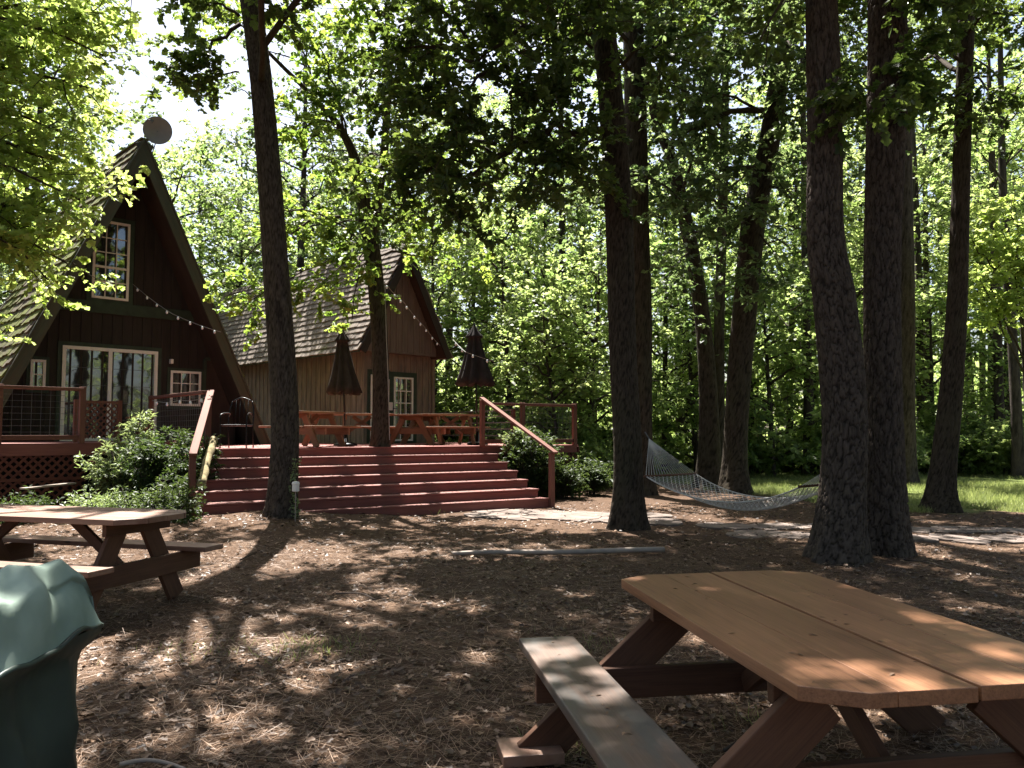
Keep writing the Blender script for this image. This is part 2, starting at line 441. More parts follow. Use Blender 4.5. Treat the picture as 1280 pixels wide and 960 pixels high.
# ------------------------------------------------------------------ trunks with real bark relief
def catmull(pts, n):
    pts = np.array(pts, float); m = len(pts)
    P = np.vstack([2*pts[0]-pts[1], pts, 2*pts[-1]-pts[-2]])
    out = []
    for t in np.linspace(0, m-1-1e-6, n):
        i = int(t); f = t-i; a, b, c, d = P[i], P[i+1], P[i+2], P[i+3]
        out.append(.5*((2*b)+(-a+c)*f+(2*a-5*b+4*c-d)*f*f+(-a+3*b-3*c+d)*f**3))
    return np.array(out)
def voro(u, v, pu, rg):
    """F2-F1 of jittered cells, periodic in u with integer period pu"""
    nv = int(v.max())+4
    ju, jv = rg.random((pu, nv)), rg.random((pu, nv))
    cu, cv = np.floor(u).astype(int), np.floor(v).astype(int)
    f1 = np.full(u.shape, 9.); f2 = np.full(u.shape, 9.)
    for a in (-1, 0, 1):
        for b in (-1, 0, 1):
            iu, iv = (cu+a), np.clip(cv+b+1, 0, nv-1)
            du = iu+ju[iu % pu, iv]-u; dv = (cv+b)+jv[iu % pu, iv]-v
            d = np.sqrt(du*du+dv*dv)
            f2 = np.where(d < f1, f1, np.minimum(f2, d)); f1 = np.minimum(f1, d)
    return f2-f1
def trunk(path, seed, mat, parent, seg=72, rows=260, relief=.02, plate=(.07, .13), flare=.35, lobes=5, name='trunk'):
    """path: list of (x,y,z,r)"""
    rg = np.random.default_rng(seed)
    C = catmull(path, rows); P = C[:, :3]; r = C[:, 3]
    L = np.concatenate([[0], np.cumsum(np.linalg.norm(np.diff(P, axis=0), axis=1))])
    th = np.linspace(0, 2*np.pi, seg, endpoint=False)
    TT, LL = np.meshgrid(th, L); RR = np.repeat(r[:, None], seg, 1)
    pu = max(6, int(2*np.pi*np.mean(r)/plate[0]))
    ph = rg.random(8)*6.28
    U = TT/(2*np.pi)*pu+.30*np.sin(LL*2.3+TT*2+ph[0])+.20*np.sin(LL*6.1+TT*3+ph[1])+.12*np.sin(LL*13+TT*5+ph[2])+.06*np.sin(LL*41-TT*9+ph[3])
    V = LL/plate[1]+.35*np.sin(TT*3+LL+ph[4])+.3*np.sin(TT*7-LL*3+ph[5])+.18*np.sin(TT*17+LL*9+ph[6])+.1*np.sin(TT*31-LL*23+ph[7])
    V = V-V.min()
    e = voro(np.mod(U, pu), V, pu, rg)
    e2 = voro(np.mod(U*2, pu*2), V*2.2, pu*2, rg)
    ridge = np.clip(e*4.5, 0, 1)**.8
    h = relief*(ridge-.6)+relief*.35*(np.clip(e2*2, 0, 1)-.5)
    big = .05*RR*(np.sin(TT*2+LL*.6+rg.random()*6)+np.sin(TT*3-LL*.9+rg.random()*6))
    hz = np.exp(-LL/.38)*flare
    ang = rg.random()*6
    fl = RR*hz*(1+.55*np.cos(TT*lobes+ang)+.3*np.cos(TT*(lobes-2)+ang*2))
    rad = RR+h+big+fl
    V3 = np.stack([P[:, 0][:, None]+np.cos(TT)*rad, P[:, 1][:, None]+np.sin(TT)*rad, np.repeat(P[:, 2][:, None], seg, 1)], -1).reshape(-1, 3)
    i, k = np.meshgrid(np.arange(rows-1), np.arange(seg), indexing='ij'); k2 = (k+1) % seg
    F = np.stack([i*seg+k, i*seg+k2, (i+1)*seg+k2, (i+1)*seg+k], -1).reshape(-1, 4)
    grain = np.stack([np.cos(TT)*RR+seed, np.sin(TT)*RR, LL], -1).reshape(-1, 3)
    crev = (1-np.clip(e*5.5, 0, 1)).reshape(-1)*.85
    return mesh_np(name, V3, F, mat, parent, parent_off(parent), None, True, {'grain': grain, 'crev': crev})

# ================================================================== camera, light
cam = bpy.data.cameras.new('camera'); co = bpy.data.objects.new('camera', cam); COL.objects.link(co)
co.location = (0, 0, EYE); co.rotation_euler = (math.pi/2+PITCH, 0, 0)
cam.sensor_width = 36; cam.lens = 36*1000/1280; cam.clip_end = 600; cam.clip_start = .05
scene.camera = co
SUN_EL, SUN_H = R(62), Vector((-.30, .954, 0)).normalized()
sd = bpy.data.lights.new('sun', 'SUN'); sd.energy = 5.0; sd.angle = R(.5); sd.color = (1, .96, .90)
so = bpy.data.objects.new('sun', sd); COL.objects.link(so)
sv = SUN_H*math.cos(SUN_EL)+Vector((0, 0, math.sin(SUN_EL)))
so.rotation_euler = sv.to_track_quat('Z', 'Y').to_euler(); so.location = (0, 0, 30)
wd = bpy.data.worlds.new('World'); scene.world = wd; wd.use_nodes = True
wn = wd.node_tree; bg = wn.nodes['Background']
sk = wn.nodes.new('ShaderNodeTexSky'); sk.sky_type = 'NISHITA'; sk.sun_disc = False
sk.sun_elevation = SUN_EL; sk.sun_rotation = math.atan2(SUN_H.x, SUN_H.y)
sk.air_density = 1.0; sk.dust_density = 3.5; sk.ozone_density = 1.0
wn.links.new(sk.outputs[0], bg.inputs[0]); bg.inputs[1].default_value = .05
scene.view_settings.view_transform = 'Standard'; scene.view_settings.look = 'None'
scene.view_settings.exposure = 2.3; scene.view_settings.gamma = 1
scene.cycles.max_bounces = 8; scene.cycles.diffuse_bounces = 2; scene.cycles.transmission_bounces = 4
scene.cycles.glossy_bounces = 3

# ================================================================== ground
def axis(parts):
    out = []
    for a, b, st in parts: out += list(np.arange(a, b, st))
    return np.array(out+[parts[-1][1]])
gx = axis([(-200, -40, 10), (-40, -12, 2), (-12, 14, .16), (14, 40, 2), (40, 200, 10)])
gy = axis([(-60, -4, 4), (-4, 0, .5), (0, 24, .16), (24, 50, 1.5), (50, 260, 10)])
X, Y = np.meshgrid(gx, gy)
Z = ground_z(X, Y)
near = (np.abs(X) < 14) & (Y < 24)
Z = Z+np.where(near, .008*np.sin(X*9.1+3*np.sin(Y*3.3))*np.sin(Y*8.3+2*np.sin(X*4.1)), 0)
nx = len(gx); i, k = np.meshgrid(np.arange(len(gy)-1), np.arange(nx-1), indexing='ij')
F = np.stack([i*nx+k, i*nx+k+1, (i+1)*nx+k+1, (i+1)*nx+k], -1).reshape(-1, 4)
tag(mesh_np('ground', np.stack([X, Y, Z], -1).reshape(-1, 3), F, M['ground'], smooth_=True),
    'brown forest floor of pine straw and dead leaves', 'ground', kind='structure')

# leaf litter and pine needles
def scatter(n, y0, y1, pw, wide=.74):
    y = y0+(y1-y0)*NR.random(n)**pw
    x = (NR.random(n)*2-1)*(y*wide+.8)
    return x, y
x, y = scatter(60000, 1.2, 17, 1.25)
cl = np.sin(x*1.7+np.sin(y*2.2)*2)+np.sin(y*2.9+x*.7); keep = NR.random(len(x)) < .35+.3*(cl > .2)+.2*(cl > 1)
x, y = x[keep], y[keep]
P = np.stack([x, y, ground_z(x, y)+.008+.015*NR.random(len(x))], 1)
a = NR.random(len(x))*6.283
D = np.stack([np.cos(a), np.sin(a), NR.normal(0, .22, len(x))], 1)
Nn = np.stack([NR.normal(0, .35, len(x)), NR.normal(0, .35, len(x)), np.ones(len(x))], 1)
tag(leaf_obj('leaf_litter', P, D, Nn, NR.uniform(.02, .062, len(x)), M['litter'], shape='oak', rnd=NR.random(len(x))**2.2),
    'dry brown oak leaves scattered over the forest floor', 'leaf litter', kind='stuff')
x, y = scatter(110000, 1.2, 11, 1.2)
P = np.stack([x, y, ground_z(x, y)+.006+.012*NR.random(len(x))], 1); a = NR.random(len(x))*6.283
D = np.stack([np.cos(a), np.sin(a), NR.normal(0, .1, len(x))], 1)
Nn = np.stack([NR.normal(0, .2, len(x)), NR.normal(0, .2, len(x)), np.ones(len(x))], 1)
tag(leaf_obj('pine_straw', P, D, Nn, NR.uniform(.06, .16, len(x)), M['litter'], shape='ndl', rnd=NR.random(len(x))**1.3),
    'tan pine needles strewn over the forest floor', 'pine straw', kind='stuff')
# grass: tufts near, sward at the right
gxs, gys, gs = [], [], []
for (cx, cy, n, sp, h) in [(*G(395, 812)[:2], 260, .2, .06), (*G(270, 812)[:2], 160, .25, .05), (*G(735, 805)[:2], 120, .2, .05),
                           (*G(700, 930)[:2], 60, .10, .06), (*G(960, 905)[:2], 50, .12, .07), (*G(520, 640)[:2], 160, .3, .1)]:
    gxs.append(NR.normal(cx, sp, n)); gys.append(NR.normal(cy, sp*.8, n)); gs.append(NR.uniform(.5, 1.3, n)*h)
n = 190000
y = 14.2+22*NR.random(n)**1.3; x = 1.5+NR.random(n)*(y*.75+2)
pn = np.sin(x*1.1+1)+np.sin(y*.9+x*.5)+.8*np.sin(x*3.1+y*2.3); keep = (pn > -.9) & (y-14.6+pn*.7 > np.maximum((7.4-x)*3.2, 0))
gxs.append(x[keep]); gys.append(y[keep]); gs.append(NR.uniform(.06, .16, keep.sum()))
x, y, s_ = np.concatenate(gxs), np.concatenate(gys), np.concatenate(gs)
D = np.stack([NR.normal(0, .5, len(x)), NR.normal(0, .5, len(x)), np.ones(len(x))], 1)
Nn = NR.normal(0, 1, (len(x), 3))
tag(leaf_obj('grass', np.stack([x, y, ground_z(x, y)], 1), D, Nn, s_, M['grass'], shape='gr'),
    'thin green grass catching the sun beyond the shaded yard', 'grass', kind='stuff')
# flagstone path
mb = MB()
rg = random.Random(5)
def stone(cx, cy, rx, ry):
    n = 9; a0 = rg.random()*6; poly = []
    for q in range(n):
        t = a0+q*2*math.pi/n; r_ = rg.uniform(.8, 1.05)
        poly.append((cx+math.cos(t)*rx*r_, cy+math.sin(t)*ry*r_))
    z = gz(cx, cy); mb.prism(poly, z-.03, z+.014+rg.random()*.010)
for q in range(46):
    t = q/46
    c = G(600, 641) + (G(1010, 655)-G(600, 641))*t if t < .6 else G(900, 662)+(G(1420, 672)-G(900, 662))*((t-.6)/.4)
    for w in (-.45, .42): stone(c.x+rg.uniform(-.1, .1), c.y+w*1.2+rg.uniform(-.12, .12), rg.uniform(.24, .36), rg.uniform(.35, .52))
tag(mb.build('path', M['stone'], bevel=.008), 'grey flagstone path crossing from the deck steps to the right', 'path', kind='structure')

# ================================================================== picnic tables
def picnic_table(root, L, Wd, topz, bz, bl, foot, legtop, mt, mbn, ml, clip=(.12, .16), planks=4, benchw=.28, bigap=1, benchlen=None, thick=.045, legw=.14, out=-1, supw=.14):
    """local frame: long axis X, built at the origin"""
    bx = Vector((1, 0, 0)); by = Vector((0, 1, 0)); bz_ = Vector((0, 0, 1)); rg = random.Random(int(L*1000))
    benchlen = benchlen or L
    pw = Wd/planks
    for p in range(planks):
        m = MB(); y0 = -Wd/2+p*pw+(.0012 if p != bigap else .010); y1 = -Wd/2+(p+1)*pw-.0012
        h = L/2
        def xe(y): # end clip
            e = Wd/2-abs(y); return h-max(0, clip[0]*(1-e/clip[1])) if e < clip[1] else h
        ys = [y0, y1]
        for c in (-Wd/2+clip[1], Wd/2-clip[1]):
            if y0 < c < y1: ys.append(c)
        ys.sort()
        poly = [(xe(y)+rg.uniform(-.002, .002), y) for y in ys]+[(-xe(y)+rg.uniform(-.002, .002), y) for y in reversed(ys)]
        dz = rg.uniform(-.002, .002); o = rg.uniform(0, 40)
        n = len(poly); vs = [(x_, y_, topz-thick+dz) for x_, y_ in poly]+[(x_, y_, topz+dz) for x_, y_ in poly]
        fs = [tuple(range(n))[::-1], tuple(range(n, 2*n))]+[(i_, (i_+1) % n, n+(i_+1) % n, n+i_) for i_ in range(n)]
        m.add(vs, fs, [(v[0]+o, v[1]+o, v[2]) for v in vs])
        m.build('top_plank', mt, root, world=False, bevel=.003)
    for s in (-1, 1):
        m = MB(); 
        m.obox((0, s*bl, bz-thick/2), bx, by, bz_, benchlen/2, benchw/2, thick/2)
        m.build('bench', mbn, root, world=False, bevel=.007)
    for e in (-1, 1):
        xo = e*(L/2-.34)
        for s in (-1, 1):
            m = MB(); m.beam((xo+e*.0, s*legtop, topz-thick-.012-legw*.36), (xo, s*foot, .0), legw, .042, up=(1, 0, 0))
            m.build('leg', ml, root, world=False, bevel=.004)
        m = MB(); m.beam((xo+out*e*.044, -(bl+benchw*.48), bz-thick-.003-supw/2), (xo+out*e*.044, bl+benchw*.48, bz-thick-.003-supw/2), .042, supw)
        m.build('bench_support', ml, root, world=False, bevel=.004)
        m = MB(); m.beam((xo+out*e*.044, -Wd/2+.06, topz-thick-.054), (xo+out*e*.044, Wd/2-.06, topz-thick-.054), .042, .1)
        m.build('top_support', ml, root, world=False, bevel=.004)
        m = MB(); m.beam((xo-e*.07, 0, bz-thick-.1), (xo-e*.62, 0, topz-thick-.03), .085, .04, up=(0, 1, 0))
        m.build('brace', ml, root, world=False, bevel=.003)

FL, NL, FR = G(769, 719, .76), G(1019, 870, .76), G(998, 710, .76)
ax = (NL-FL); L1 = ax.length; ang = math.atan2(ax.y, ax.x)
perp = Vector((-math.sin(ang), math.cos(ang), 0))
W1 = 1.03; cen = (FL+NL)/2+perp*W1/2
tb = empty('picnic_table', (cen.x, cen.y, 0), 'large orange wooden picnic table dappled with sun in the right foreground', 'picnic table', 'picnic tables in the yard', ang)
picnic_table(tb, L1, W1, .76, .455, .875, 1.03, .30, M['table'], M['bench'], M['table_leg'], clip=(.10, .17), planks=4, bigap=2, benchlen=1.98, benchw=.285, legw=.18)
for s in (-1,):
    mb = MB()
    p = tb.location+Vector((math.cos(ang)*(-(L1/2-.34)), math.sin(ang)*(-(L1/2-.34)), 0))+perp*1.03*s
    mb.obox((p.x, p.y, .035), Vector((math.cos(ang), math.sin(ang), 0)), perp, Vector((0, 0, 1)), .11, .14, .026)
    tag(mb.build('wooden_block', M['oldtable'], bevel=.005), 'pale wooden block under the %s far leg of the large foreground picnic table' % ('right' if s > 0 else 'left'), 'block', None)
a2 = R(163.5)
c2 = Vector((-2.87, 6.72, 0))+Vector((math.cos(a2), math.sin(a2), 0))*1.28
tb2 = empty('picnic_table', (c2.x, c2.y, gz(c2.x, c2.y)), 'weathered red-brown picnic table in front of the cabin at the left edge', 'picnic table', 'picnic tables in the yard', a2)
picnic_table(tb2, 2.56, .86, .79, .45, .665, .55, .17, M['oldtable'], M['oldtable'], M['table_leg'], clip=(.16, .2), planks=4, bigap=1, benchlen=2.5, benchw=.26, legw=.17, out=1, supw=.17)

# ================================================================== grill under a cover, front left
gr = empty('covered_grill', (-1.85, 2.3, 0), 'barbecue grill under a green fabric cover in the bottom left corner', 'grill')
prof = [(-2.32, .70), (-2.12, .78), (-1.95, .86), (-1.80, .945), (-1.68, 1.015), (-1.585, 1.055), (-1.52, 1.03), (-1.478, .95), (-1.455, .815)]
rows = []
ys = [2.93, 2.905, 2.87]+[2.83-.035*q for q in range(38)]+[1.48]
for q, yy in enumerate(ys):
    sh = {0: 0, 1: .5, 2: .82, 3: .95, 41: .5}.get(q, 1.0)
    row = []
    for j, (px_, pz_) in enumerate(catmull([(a_, b_, 0) for a_, b_ in prof], 65)[:, :2]):
        t = j/64
        z = pz_ if pz_ < .81 else .81+(pz_-.81)*sh
        fold = .010*math.sin(yy*17+t*11+math.sin(t*13))+.008*math.sin(yy*9-t*17)+.006*math.sin(yy*31+t*5)
        cr = math.sin(yy*8+t*14)+.6*math.sin(yy*19-t*8+1)+.4*math.sin(yy*33+t*31); fold += .012*(1-abs(cr))*min(1, abs(t-1)*6)
        xx = px_+(.02*math.sin(yy*6)*(1 if t > .8 else 0))-(2.93-yy)*.02
        row.append((xx+fold*.5, yy+.02*math.sin(t*7), z+fold*min(1, sh)))
    rows.append(row)
mb = MB(); n = 65
vs = [p for r_ in rows for p in r_]
fs = [(i_*n+j, (i_+1)*n+j, (i_+1)*n+j+1, i_*n+j+1) for i_ in range(len(rows)-1) for j in range(n-1)]
mb.add(vs, fs)
m_cov, nt, out = newmat('grill_cover_lit'); o_ = coord(nt, 'Object')  # cover top painted pale, as if lit by the sun
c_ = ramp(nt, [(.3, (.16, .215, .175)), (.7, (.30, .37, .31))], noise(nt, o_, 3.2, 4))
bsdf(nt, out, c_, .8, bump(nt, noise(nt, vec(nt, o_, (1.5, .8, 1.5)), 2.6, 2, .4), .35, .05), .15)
m_cs, nt, out = newmat('grill_cover_shaded'); o_ = coord(nt, 'Object')  # same cover, painted near-black for its shaded sides
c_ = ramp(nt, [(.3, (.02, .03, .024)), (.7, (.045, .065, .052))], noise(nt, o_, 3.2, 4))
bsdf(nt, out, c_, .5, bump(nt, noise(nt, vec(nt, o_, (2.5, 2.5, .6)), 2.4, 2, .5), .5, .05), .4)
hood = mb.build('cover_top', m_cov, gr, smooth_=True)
mb = MB(); mb.tube([(rows[i_][-1][0]+.004, rows[i_][-1][1], rows[i_][-1][2]-.004) for i_ in range(1, len(rows)-1)], .009, 8)
mb.build('piping', m_cs, gr, smooth_=True)
# skirt: flap then side walls
def ring(zz, inset, ripple):
    pts = []
    x0, x1, y0, y1 = -2.24+inset, -1.46-inset, 1.47+inset, 2.91-inset
    nn = 24
    loop = [(x1, y0+(y1-y0)*t/nn) for t in range(nn)]+[(x1+(x0-x1)*t/12, y1) for t in range(12)]+[(x0, y1+(y0-y1)*t/nn) for t in range(nn)]+[(x0+(x1-x0)*t/12, y0) for t in range(12)]
    for q, (a_, b_) in enumerate(loop):
        r_ = ripple*1.5*((1-2*abs(math.sin(q*.62+zz*3)))+.6*math.sin(q*.53-zz*7))
        pts.append((a_+r_-(2.93-b_)*.02*(1 if a_ > -1.8 else 0), b_+(r_ if q in range(24, 36) else 0), zz))
    return pts
rs = [ring(.815, .0, .002), ring(.79, .004, .004), ring(.76, .02, .006), ring(.735, .045, .008), ring(.70, .052, .012), ring(.6, .055, .016), ring(.5, .056, .020), ring(.40, .056, .024), ring(.30, .06, .028)]
nn = len(rs[0]); mb = MB()
mb.add([p for r_ in rs for p in r_], [(i_*nn+j, i_*nn+(j+1) % nn, (i_+1)*nn+(j+1) % nn, (i_+1)*nn+j) for i_ in range(len(rs)-1) for j in range(nn)])
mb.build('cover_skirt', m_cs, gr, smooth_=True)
mb = MB(); mb.beam((-1.52, 2.30, .70), (-1.52, 2.30, .60), .012, .012); mb.build('label_tab', M['white'], gr)
for lx in (-2.1, -1.62):
    for ly in (1.62, 2.74):
        mb = MB(); mb.tube([(lx, ly, .0), (lx, ly, .5)], .022, 10); mb.build('leg', M['black'], gr)
mb = MB(); mb.obox((-1.86, 2.18, .2), Vector((1, 0, 0)), Vector((0, 1, 0)), Vector((0, 0, 1)), .24, .56, .015); mb.build('lower_shelf', M['black'], gr)
# pale bent branch in the litter
mb = MB(); pts = [G(150+q*9, 956-8*math.sin(q/9*math.pi)+q*.6, .03) for q in range(10)]
mb.tube(catmull([tuple(p) for p in pts], 24), list(np.linspace(.012, .008, 24)), 8)
tag(mb.build('fallen_branch', M['pole'], smooth_=True), 'thin pale curved branch in the leaf litter beside the covered grill', 'branch')
# pale pole lying on the ground
pa, pb = G(566, 692, .05), G(830, 687, .05)
mb = MB(); pp = [pa+(pb-pa)*t+Vector((0, .02*math.sin(t*6), .006*math.sin(t*9))) for t in np.linspace(0, 1, 14)]
mb.tube(pp, list(np.linspace(.026, .034, 14)), 10)
tag(mb.build('wooden_pole', M['pole'], smooth_=True), 'long grey wooden pole lying across the forest floor', 'pole')
# a few dead twigs
for q, (x1, y1, x2, y2) in enumerate([(420, 742, 470, 750), (905, 938, 948, 932), (1130, 700, 1190, 712), (300, 700, 322, 690)]):
    p1, p2 = G(x1, y1, .03), G(x2, y2, .025); mid = (p1+p2)/2+Vector((.03, .05, .02))
    mb = MB(); mb.tube(catmull([tuple(p1), tuple(mid), tuple(p2)], 10), list(np.linspace(.009, .004, 10)), 6)
    tag(mb.build('fallen_twig', M['bark_far'], smooth_=True), ['thin dead twig on the open ground below the stairs', 'short twig lying under the foreground picnic table',
        'dead twig near the foot of the two right pines', 'small stick on the ground left of the pine by the stairs'][q], 'twig', 'fallen twigs')

# ================================================================== deck and stairs
U2, N2 = Vector((.8387, .5446, 0)), Vector((.5446, -.8387, 0))
E0 = Vector((-.36, 18.2, 0)); ZD = 1.19
def E(u, n, z=0): return E0+U2*u+N2*n+Vector((0, 0, z))
UA, NA = Vector((.7071, .7071, 0)), Vector((.7071, -.7071, 0))
FA = Vector((-9.83, 17.5, 0))
def A(s, o, z): return FA+UA*s+NA*o+Vector((0, 0, z))
Zv = Vector((0, 0, 1))
deck = empty('wooden_deck', tuple(E(-2, -1, 0)), 'wide red stained wooden deck in front of the cottage', 'deck')
mb = MB()
for q in range(62):   # boards run along the front edge
    n_ = -.07-q*.142
    if n_ < -8.6: break
    uL = -6.3-.45*(-n_) if n_ > -4 else -8.1+(-n_-4)*.9
    mb.beam(E(uL, n_, ZD-.018), E(2.35, n_, ZD-.018), .136, .036)
mb.build('deck_boards', M['deckfloor'], deck, bevel=.003)
mb = MB(); mb.beam(E(-6.3, -.005, ZD-.11), E(2.3, -.005, ZD-.11), .03, .145); mb.build('fascia', M['deckred'], deck)
mb = MB(); mb.beam(E(2.37, 0, ZD-.11), E(2.37, -8.5, ZD-.11), .03, .145); mb.build('fascia', M['deckred'], deck)
def lattice(mb, p, q, z0, z1, step=.13, w=.035, both=True):
    """diagonal lattice between two ground points"""
    p, q = Vector(p), Vector(q); L = (q-p).length; d = (q-p)/L; nrm = Vector((d.y, -d.x, 0)); H = z1-z0
    for sg, off in ((1, .006), (-1, -.006)):
        t = -H
        while t < L:
            a, b = t, t+H; za, zb = (z0, z1) if sg > 0 else (z1, z0)
            if a < 0: za += sg*(-a); a = 0
            if b > L: zb -= sg*(b-L); b = L
            if b-a > .02:
                A_ = p+d*a; B_ = p+d*b
                mb.beam(Vector((A_.x, A_.y, za))+nrm*off, Vector((B_.x, B_.y, zb))+nrm*off, .010, w)
            t += step
mb = MB(); lattice(mb, E(-.1, -.04), E(2.33, -.04), .05, ZD-.2); mb.build('lattice', M['fascia'], deck)
mb = MB()
for u in (-6, -4, -2, 0, 2.2):
    for n_ in (-.15, -3):
        mb = MB(); mb.beam(E(u, n_, -.05), E(u, n_, ZD-.04), .09, .09, up=(1, 0, 0)); mb.build('post', M['fascia'], deck)
mb = MB(); mb.beam(E(-6.3, -.7, .55), E(2.3, -.7, .55), .02, 1.0); mb.build('shade_panel', M['dark'], deck)  # black sheet standing in for the shade under the deck

stairs = empty('deck_stairs', tuple(E(-3.4, 1.2, 0)), 'broad red wooden stairs rising from the yard to the deck', 'stairs')
TD = .385
for k in range(7):
    z = ZD-.17*k                        # level of the tread behind riser k
    nf = TD*k                           # position of riser k
    uL = -6.35-.62*(k/6); uR = -.19
    mb = MB(); mb.beam(E(uL, nf-.012, z-.105), E(uR, nf-.012, z-.105), .022, .128+(.1 if k == 6 else 0)); 
    mb.build('riser', M['deckred'], stairs)
    if k:
        mb = MB()
        for b_ in range(2): mb.beam(E(uL-.02, nf-TD+.103+b_*.193, z-.018), E(uR+.03, nf-TD+.103+b_*.193, z-.018), .186, .036)
        mb.build('tread', M['deckred'], stairs, bevel=.003)
for u in (-.20,):
    mb = MB()
    for k in range(1, 7): mb.beam(E(u, TD*(k-1)+.005, (ZD-.17*k-.04)/2), E(u, TD*k-.03, (ZD-.17*k-.04)/2), .03, ZD-.17*k-.04)
    mb.build('stringer', M['deckred'], stairs)
def post(mb, p, z0, z1, w=.095):
    mb.beam(Vector((p.x, p.y, z0)), Vector((p.x, p.y, z1)), w, w, up=tuple(N2))
def handrail(a, za, b, zb, parent, posts, pz0):
    m = MB(); m.beam(Vector((a.x, a.y, za)), Vector((b.x, b.y, zb)), .12, .045); m.build('handrail', M['railwood'], parent, bevel=.006)
    for p, z0, z1 in posts:
        m = MB(); post(m, p, z0, z1); m.build('post', M['railwood'], parent, bevel=.005)
rr = empty('stair_railing', tuple(E(-.2, 2.3, 0)), 'sloping brown handrail with two posts on the right side of the stairs', 'railing', 'stair railings')
handrail(E(-.36, -.05), 2.27, E(-.12, 2.46), 1.08, rr, [(E(-.385, .03), ZD, 2.22), (E(-.14, 2.34), -.02, 1.09)], 0)
rl = empty('stair_railing', tuple(E(-6.9, 2.3, 0)), 'sloping brown handrail with two posts on the left side of the stairs', 'railing', 'stair railings')
handrail(E(-6.2, -.1), 2.27, E(-7.0, 2.42), 1.15, rl, [(E(-6.26, 0), ZD, 2.22), (E(-6.98, 2.3), .1, 1.15)], 0)
LP = []
for q in range(1500):
    k = random.randint(1, 6); u_ = random.uniform(-6.8, -.2); LP.append(E(u_, TD*(k-1)+random.uniform(.01, TD-.03), ZD-.17*k+.004))
for q in range(900): LP.append(E(random.uniform(-6, 2.2), random.uniform(-4, -.1), ZD+.004))
for q in range(60): LP.append(tb.location+Vector((math.cos(ang), math.sin(ang), 0))*random.uniform(-.9, .9)+perp*random.choice([random.uniform(-.45, .45), random.uniform(-.45, .45), .875+random.uniform(-.1, .1), -.875]))
for q in range(60): LP[-1-q].z = .762 if abs((LP[-1-q]-tb.location).dot(perp)) < .5 else .457
LP = np.array([tuple(p) for p in LP]); a = NR.random(len(LP))*6.283
leaf_sz = NR.uniform(.03, .07, len(LP)); leaf_sz[-60:] *= .6
tag(leaf_obj('fallen_needles', LP, np.stack([np.cos(a), np.sin(a), 0*a+.02], 1), np.tile([0., 0, 1], (len(LP), 1)), leaf_sz, M['litter'], shape='lan'),
    'dry needles and bits of leaf fallen on the deck, stairs and foreground table', 'fallen needles', kind='stuff')
# wire panels
def wire_rail(root, p, q, z0, ztop, posts, sp=.11, cap=True):
    p, q = Vector(p), Vector(q); L = (q-p).length; d = (q-p)/L
    m = MB(); m.beam(Vector((p.x, p.y, ztop)), Vector((q.x, q.y, ztop)), .14, .055); m.build('top_rail', M['railwood'], root, bevel=.005)
    m = MB(); m.beam(Vector((p.x, p.y, z0+.1)), Vector((q.x, q.y, z0+.1)), .04, .085); m.build('bottom_rail', M['railwood'], root, bevel=.004)
    m = MB(); t = sp/2
    while t < L: 
        c_ = p+d*t; m.tube([(c_.x, c_.y, z0+.14), (c_.x, c_.y, ztop-.02)], .003, 4); t += sp
    z = z0+.2
    while z < ztop-.05: m.tube([(p.x, p.y, z), (q.x, q.y, z)], .003, 4); z += .11
    m.build('wire_panel', M['steel'], root)
    for t in posts:
        c_ = p+d*(t*L); m = MB(); m.beam(Vector((c_.x, c_.y, z0)), Vector((c_.x, c_.y, ztop+.05)), .095, .095, up=tuple(d)); m.build('post', M['railwood'], root, bevel=.005)
dr = empty('deck_railing', tuple(E(1, 0, ZD)), 'brown deck railing running right from the top of the stairs', 'railing', 'deck railings')
wire_rail(dr, E(-.34, -.06), E(2.28, -.06), ZD, 2.14, [.42, 1.0])
dr2 = empty('deck_railing', tuple(E(2.28, -3, ZD)), 'far railing of thin pale horizontal rails behind the deck picnic tables', 'railing', 'deck railings')
for z in (1.4, 1.58, 1.76, 1.94, 2.1):
    m = MB(); m.beam(E(2.3, -2.9, z), E(2.3, -7.6, z), .02, .035); m.build('rail_board', M['pole'], dr2)
for n_ in (-2.9, -5.2, -7.5):
    m = MB(); post(m, E(2.35, n_), ZD, 2.12); m.build('post', M['fascia'], dr2)
dl = empty('deck_railing', (-7, 16.3, ZD), 'wire mesh deck railing between the left stair post and the cabin', 'railing', 'deck railings')
pL0, pL1 = E(-6.3, -.05), Vector((-7.85, 17.4, 0))
wire_rail(dl, pL0, pL1, ZD, 2.24, [1.0])

# cabin porch deck on the left
porch = empty('cabin_porch', (-8.6, 15.6, 0), 'raised porch with dark lattice skirt in front of the A-frame cabin', 'porch')
PF = Vector((-7.89, 14.7, 0)); ZP = 1.30
def Pp(s, o, z=0): return PF+UA*s+NA*o+Vector((0, 0, z))
mb = MB()
for q in range(24): mb.beam(Pp(-6, -.07-q*.142, ZP-.018), Pp(1.9-.02*q, -.07-q*.142, ZP-.018), .136, .036)
mb.build('deck_boards', M['deckred'], porch)
mb = MB(); mb.beam(Pp(-6, .01, ZP-.12), Pp(1.9, .01, ZP-.12), .03, .20); mb.build('fascia', M['deckred'], porch)
mb = MB(); lattice(mb, Pp(-4, -.03), Pp(.1, -.03), .2, ZP-.22, .15, .042); mb.build('lattice', M['fascia'], porch)
mb = MB(); mb.beam(Pp(-6, -.4, .6), Pp(1.9, -.4, .6), .02, 1.15); mb.beam(Pp(1.9, 0, .6), Pp(1.4, -3.2, .6), .03, 1.25); mb.build('shade_panel', M['dark'], porch)  # black sheets standing in for the shade under the porch
mb = MB(); mb.beam(Pp(-4, -.02, .66), Pp(.1, -.02, .66), .03, .05); mb.build('lattice_rail', M['fascia'], porch)
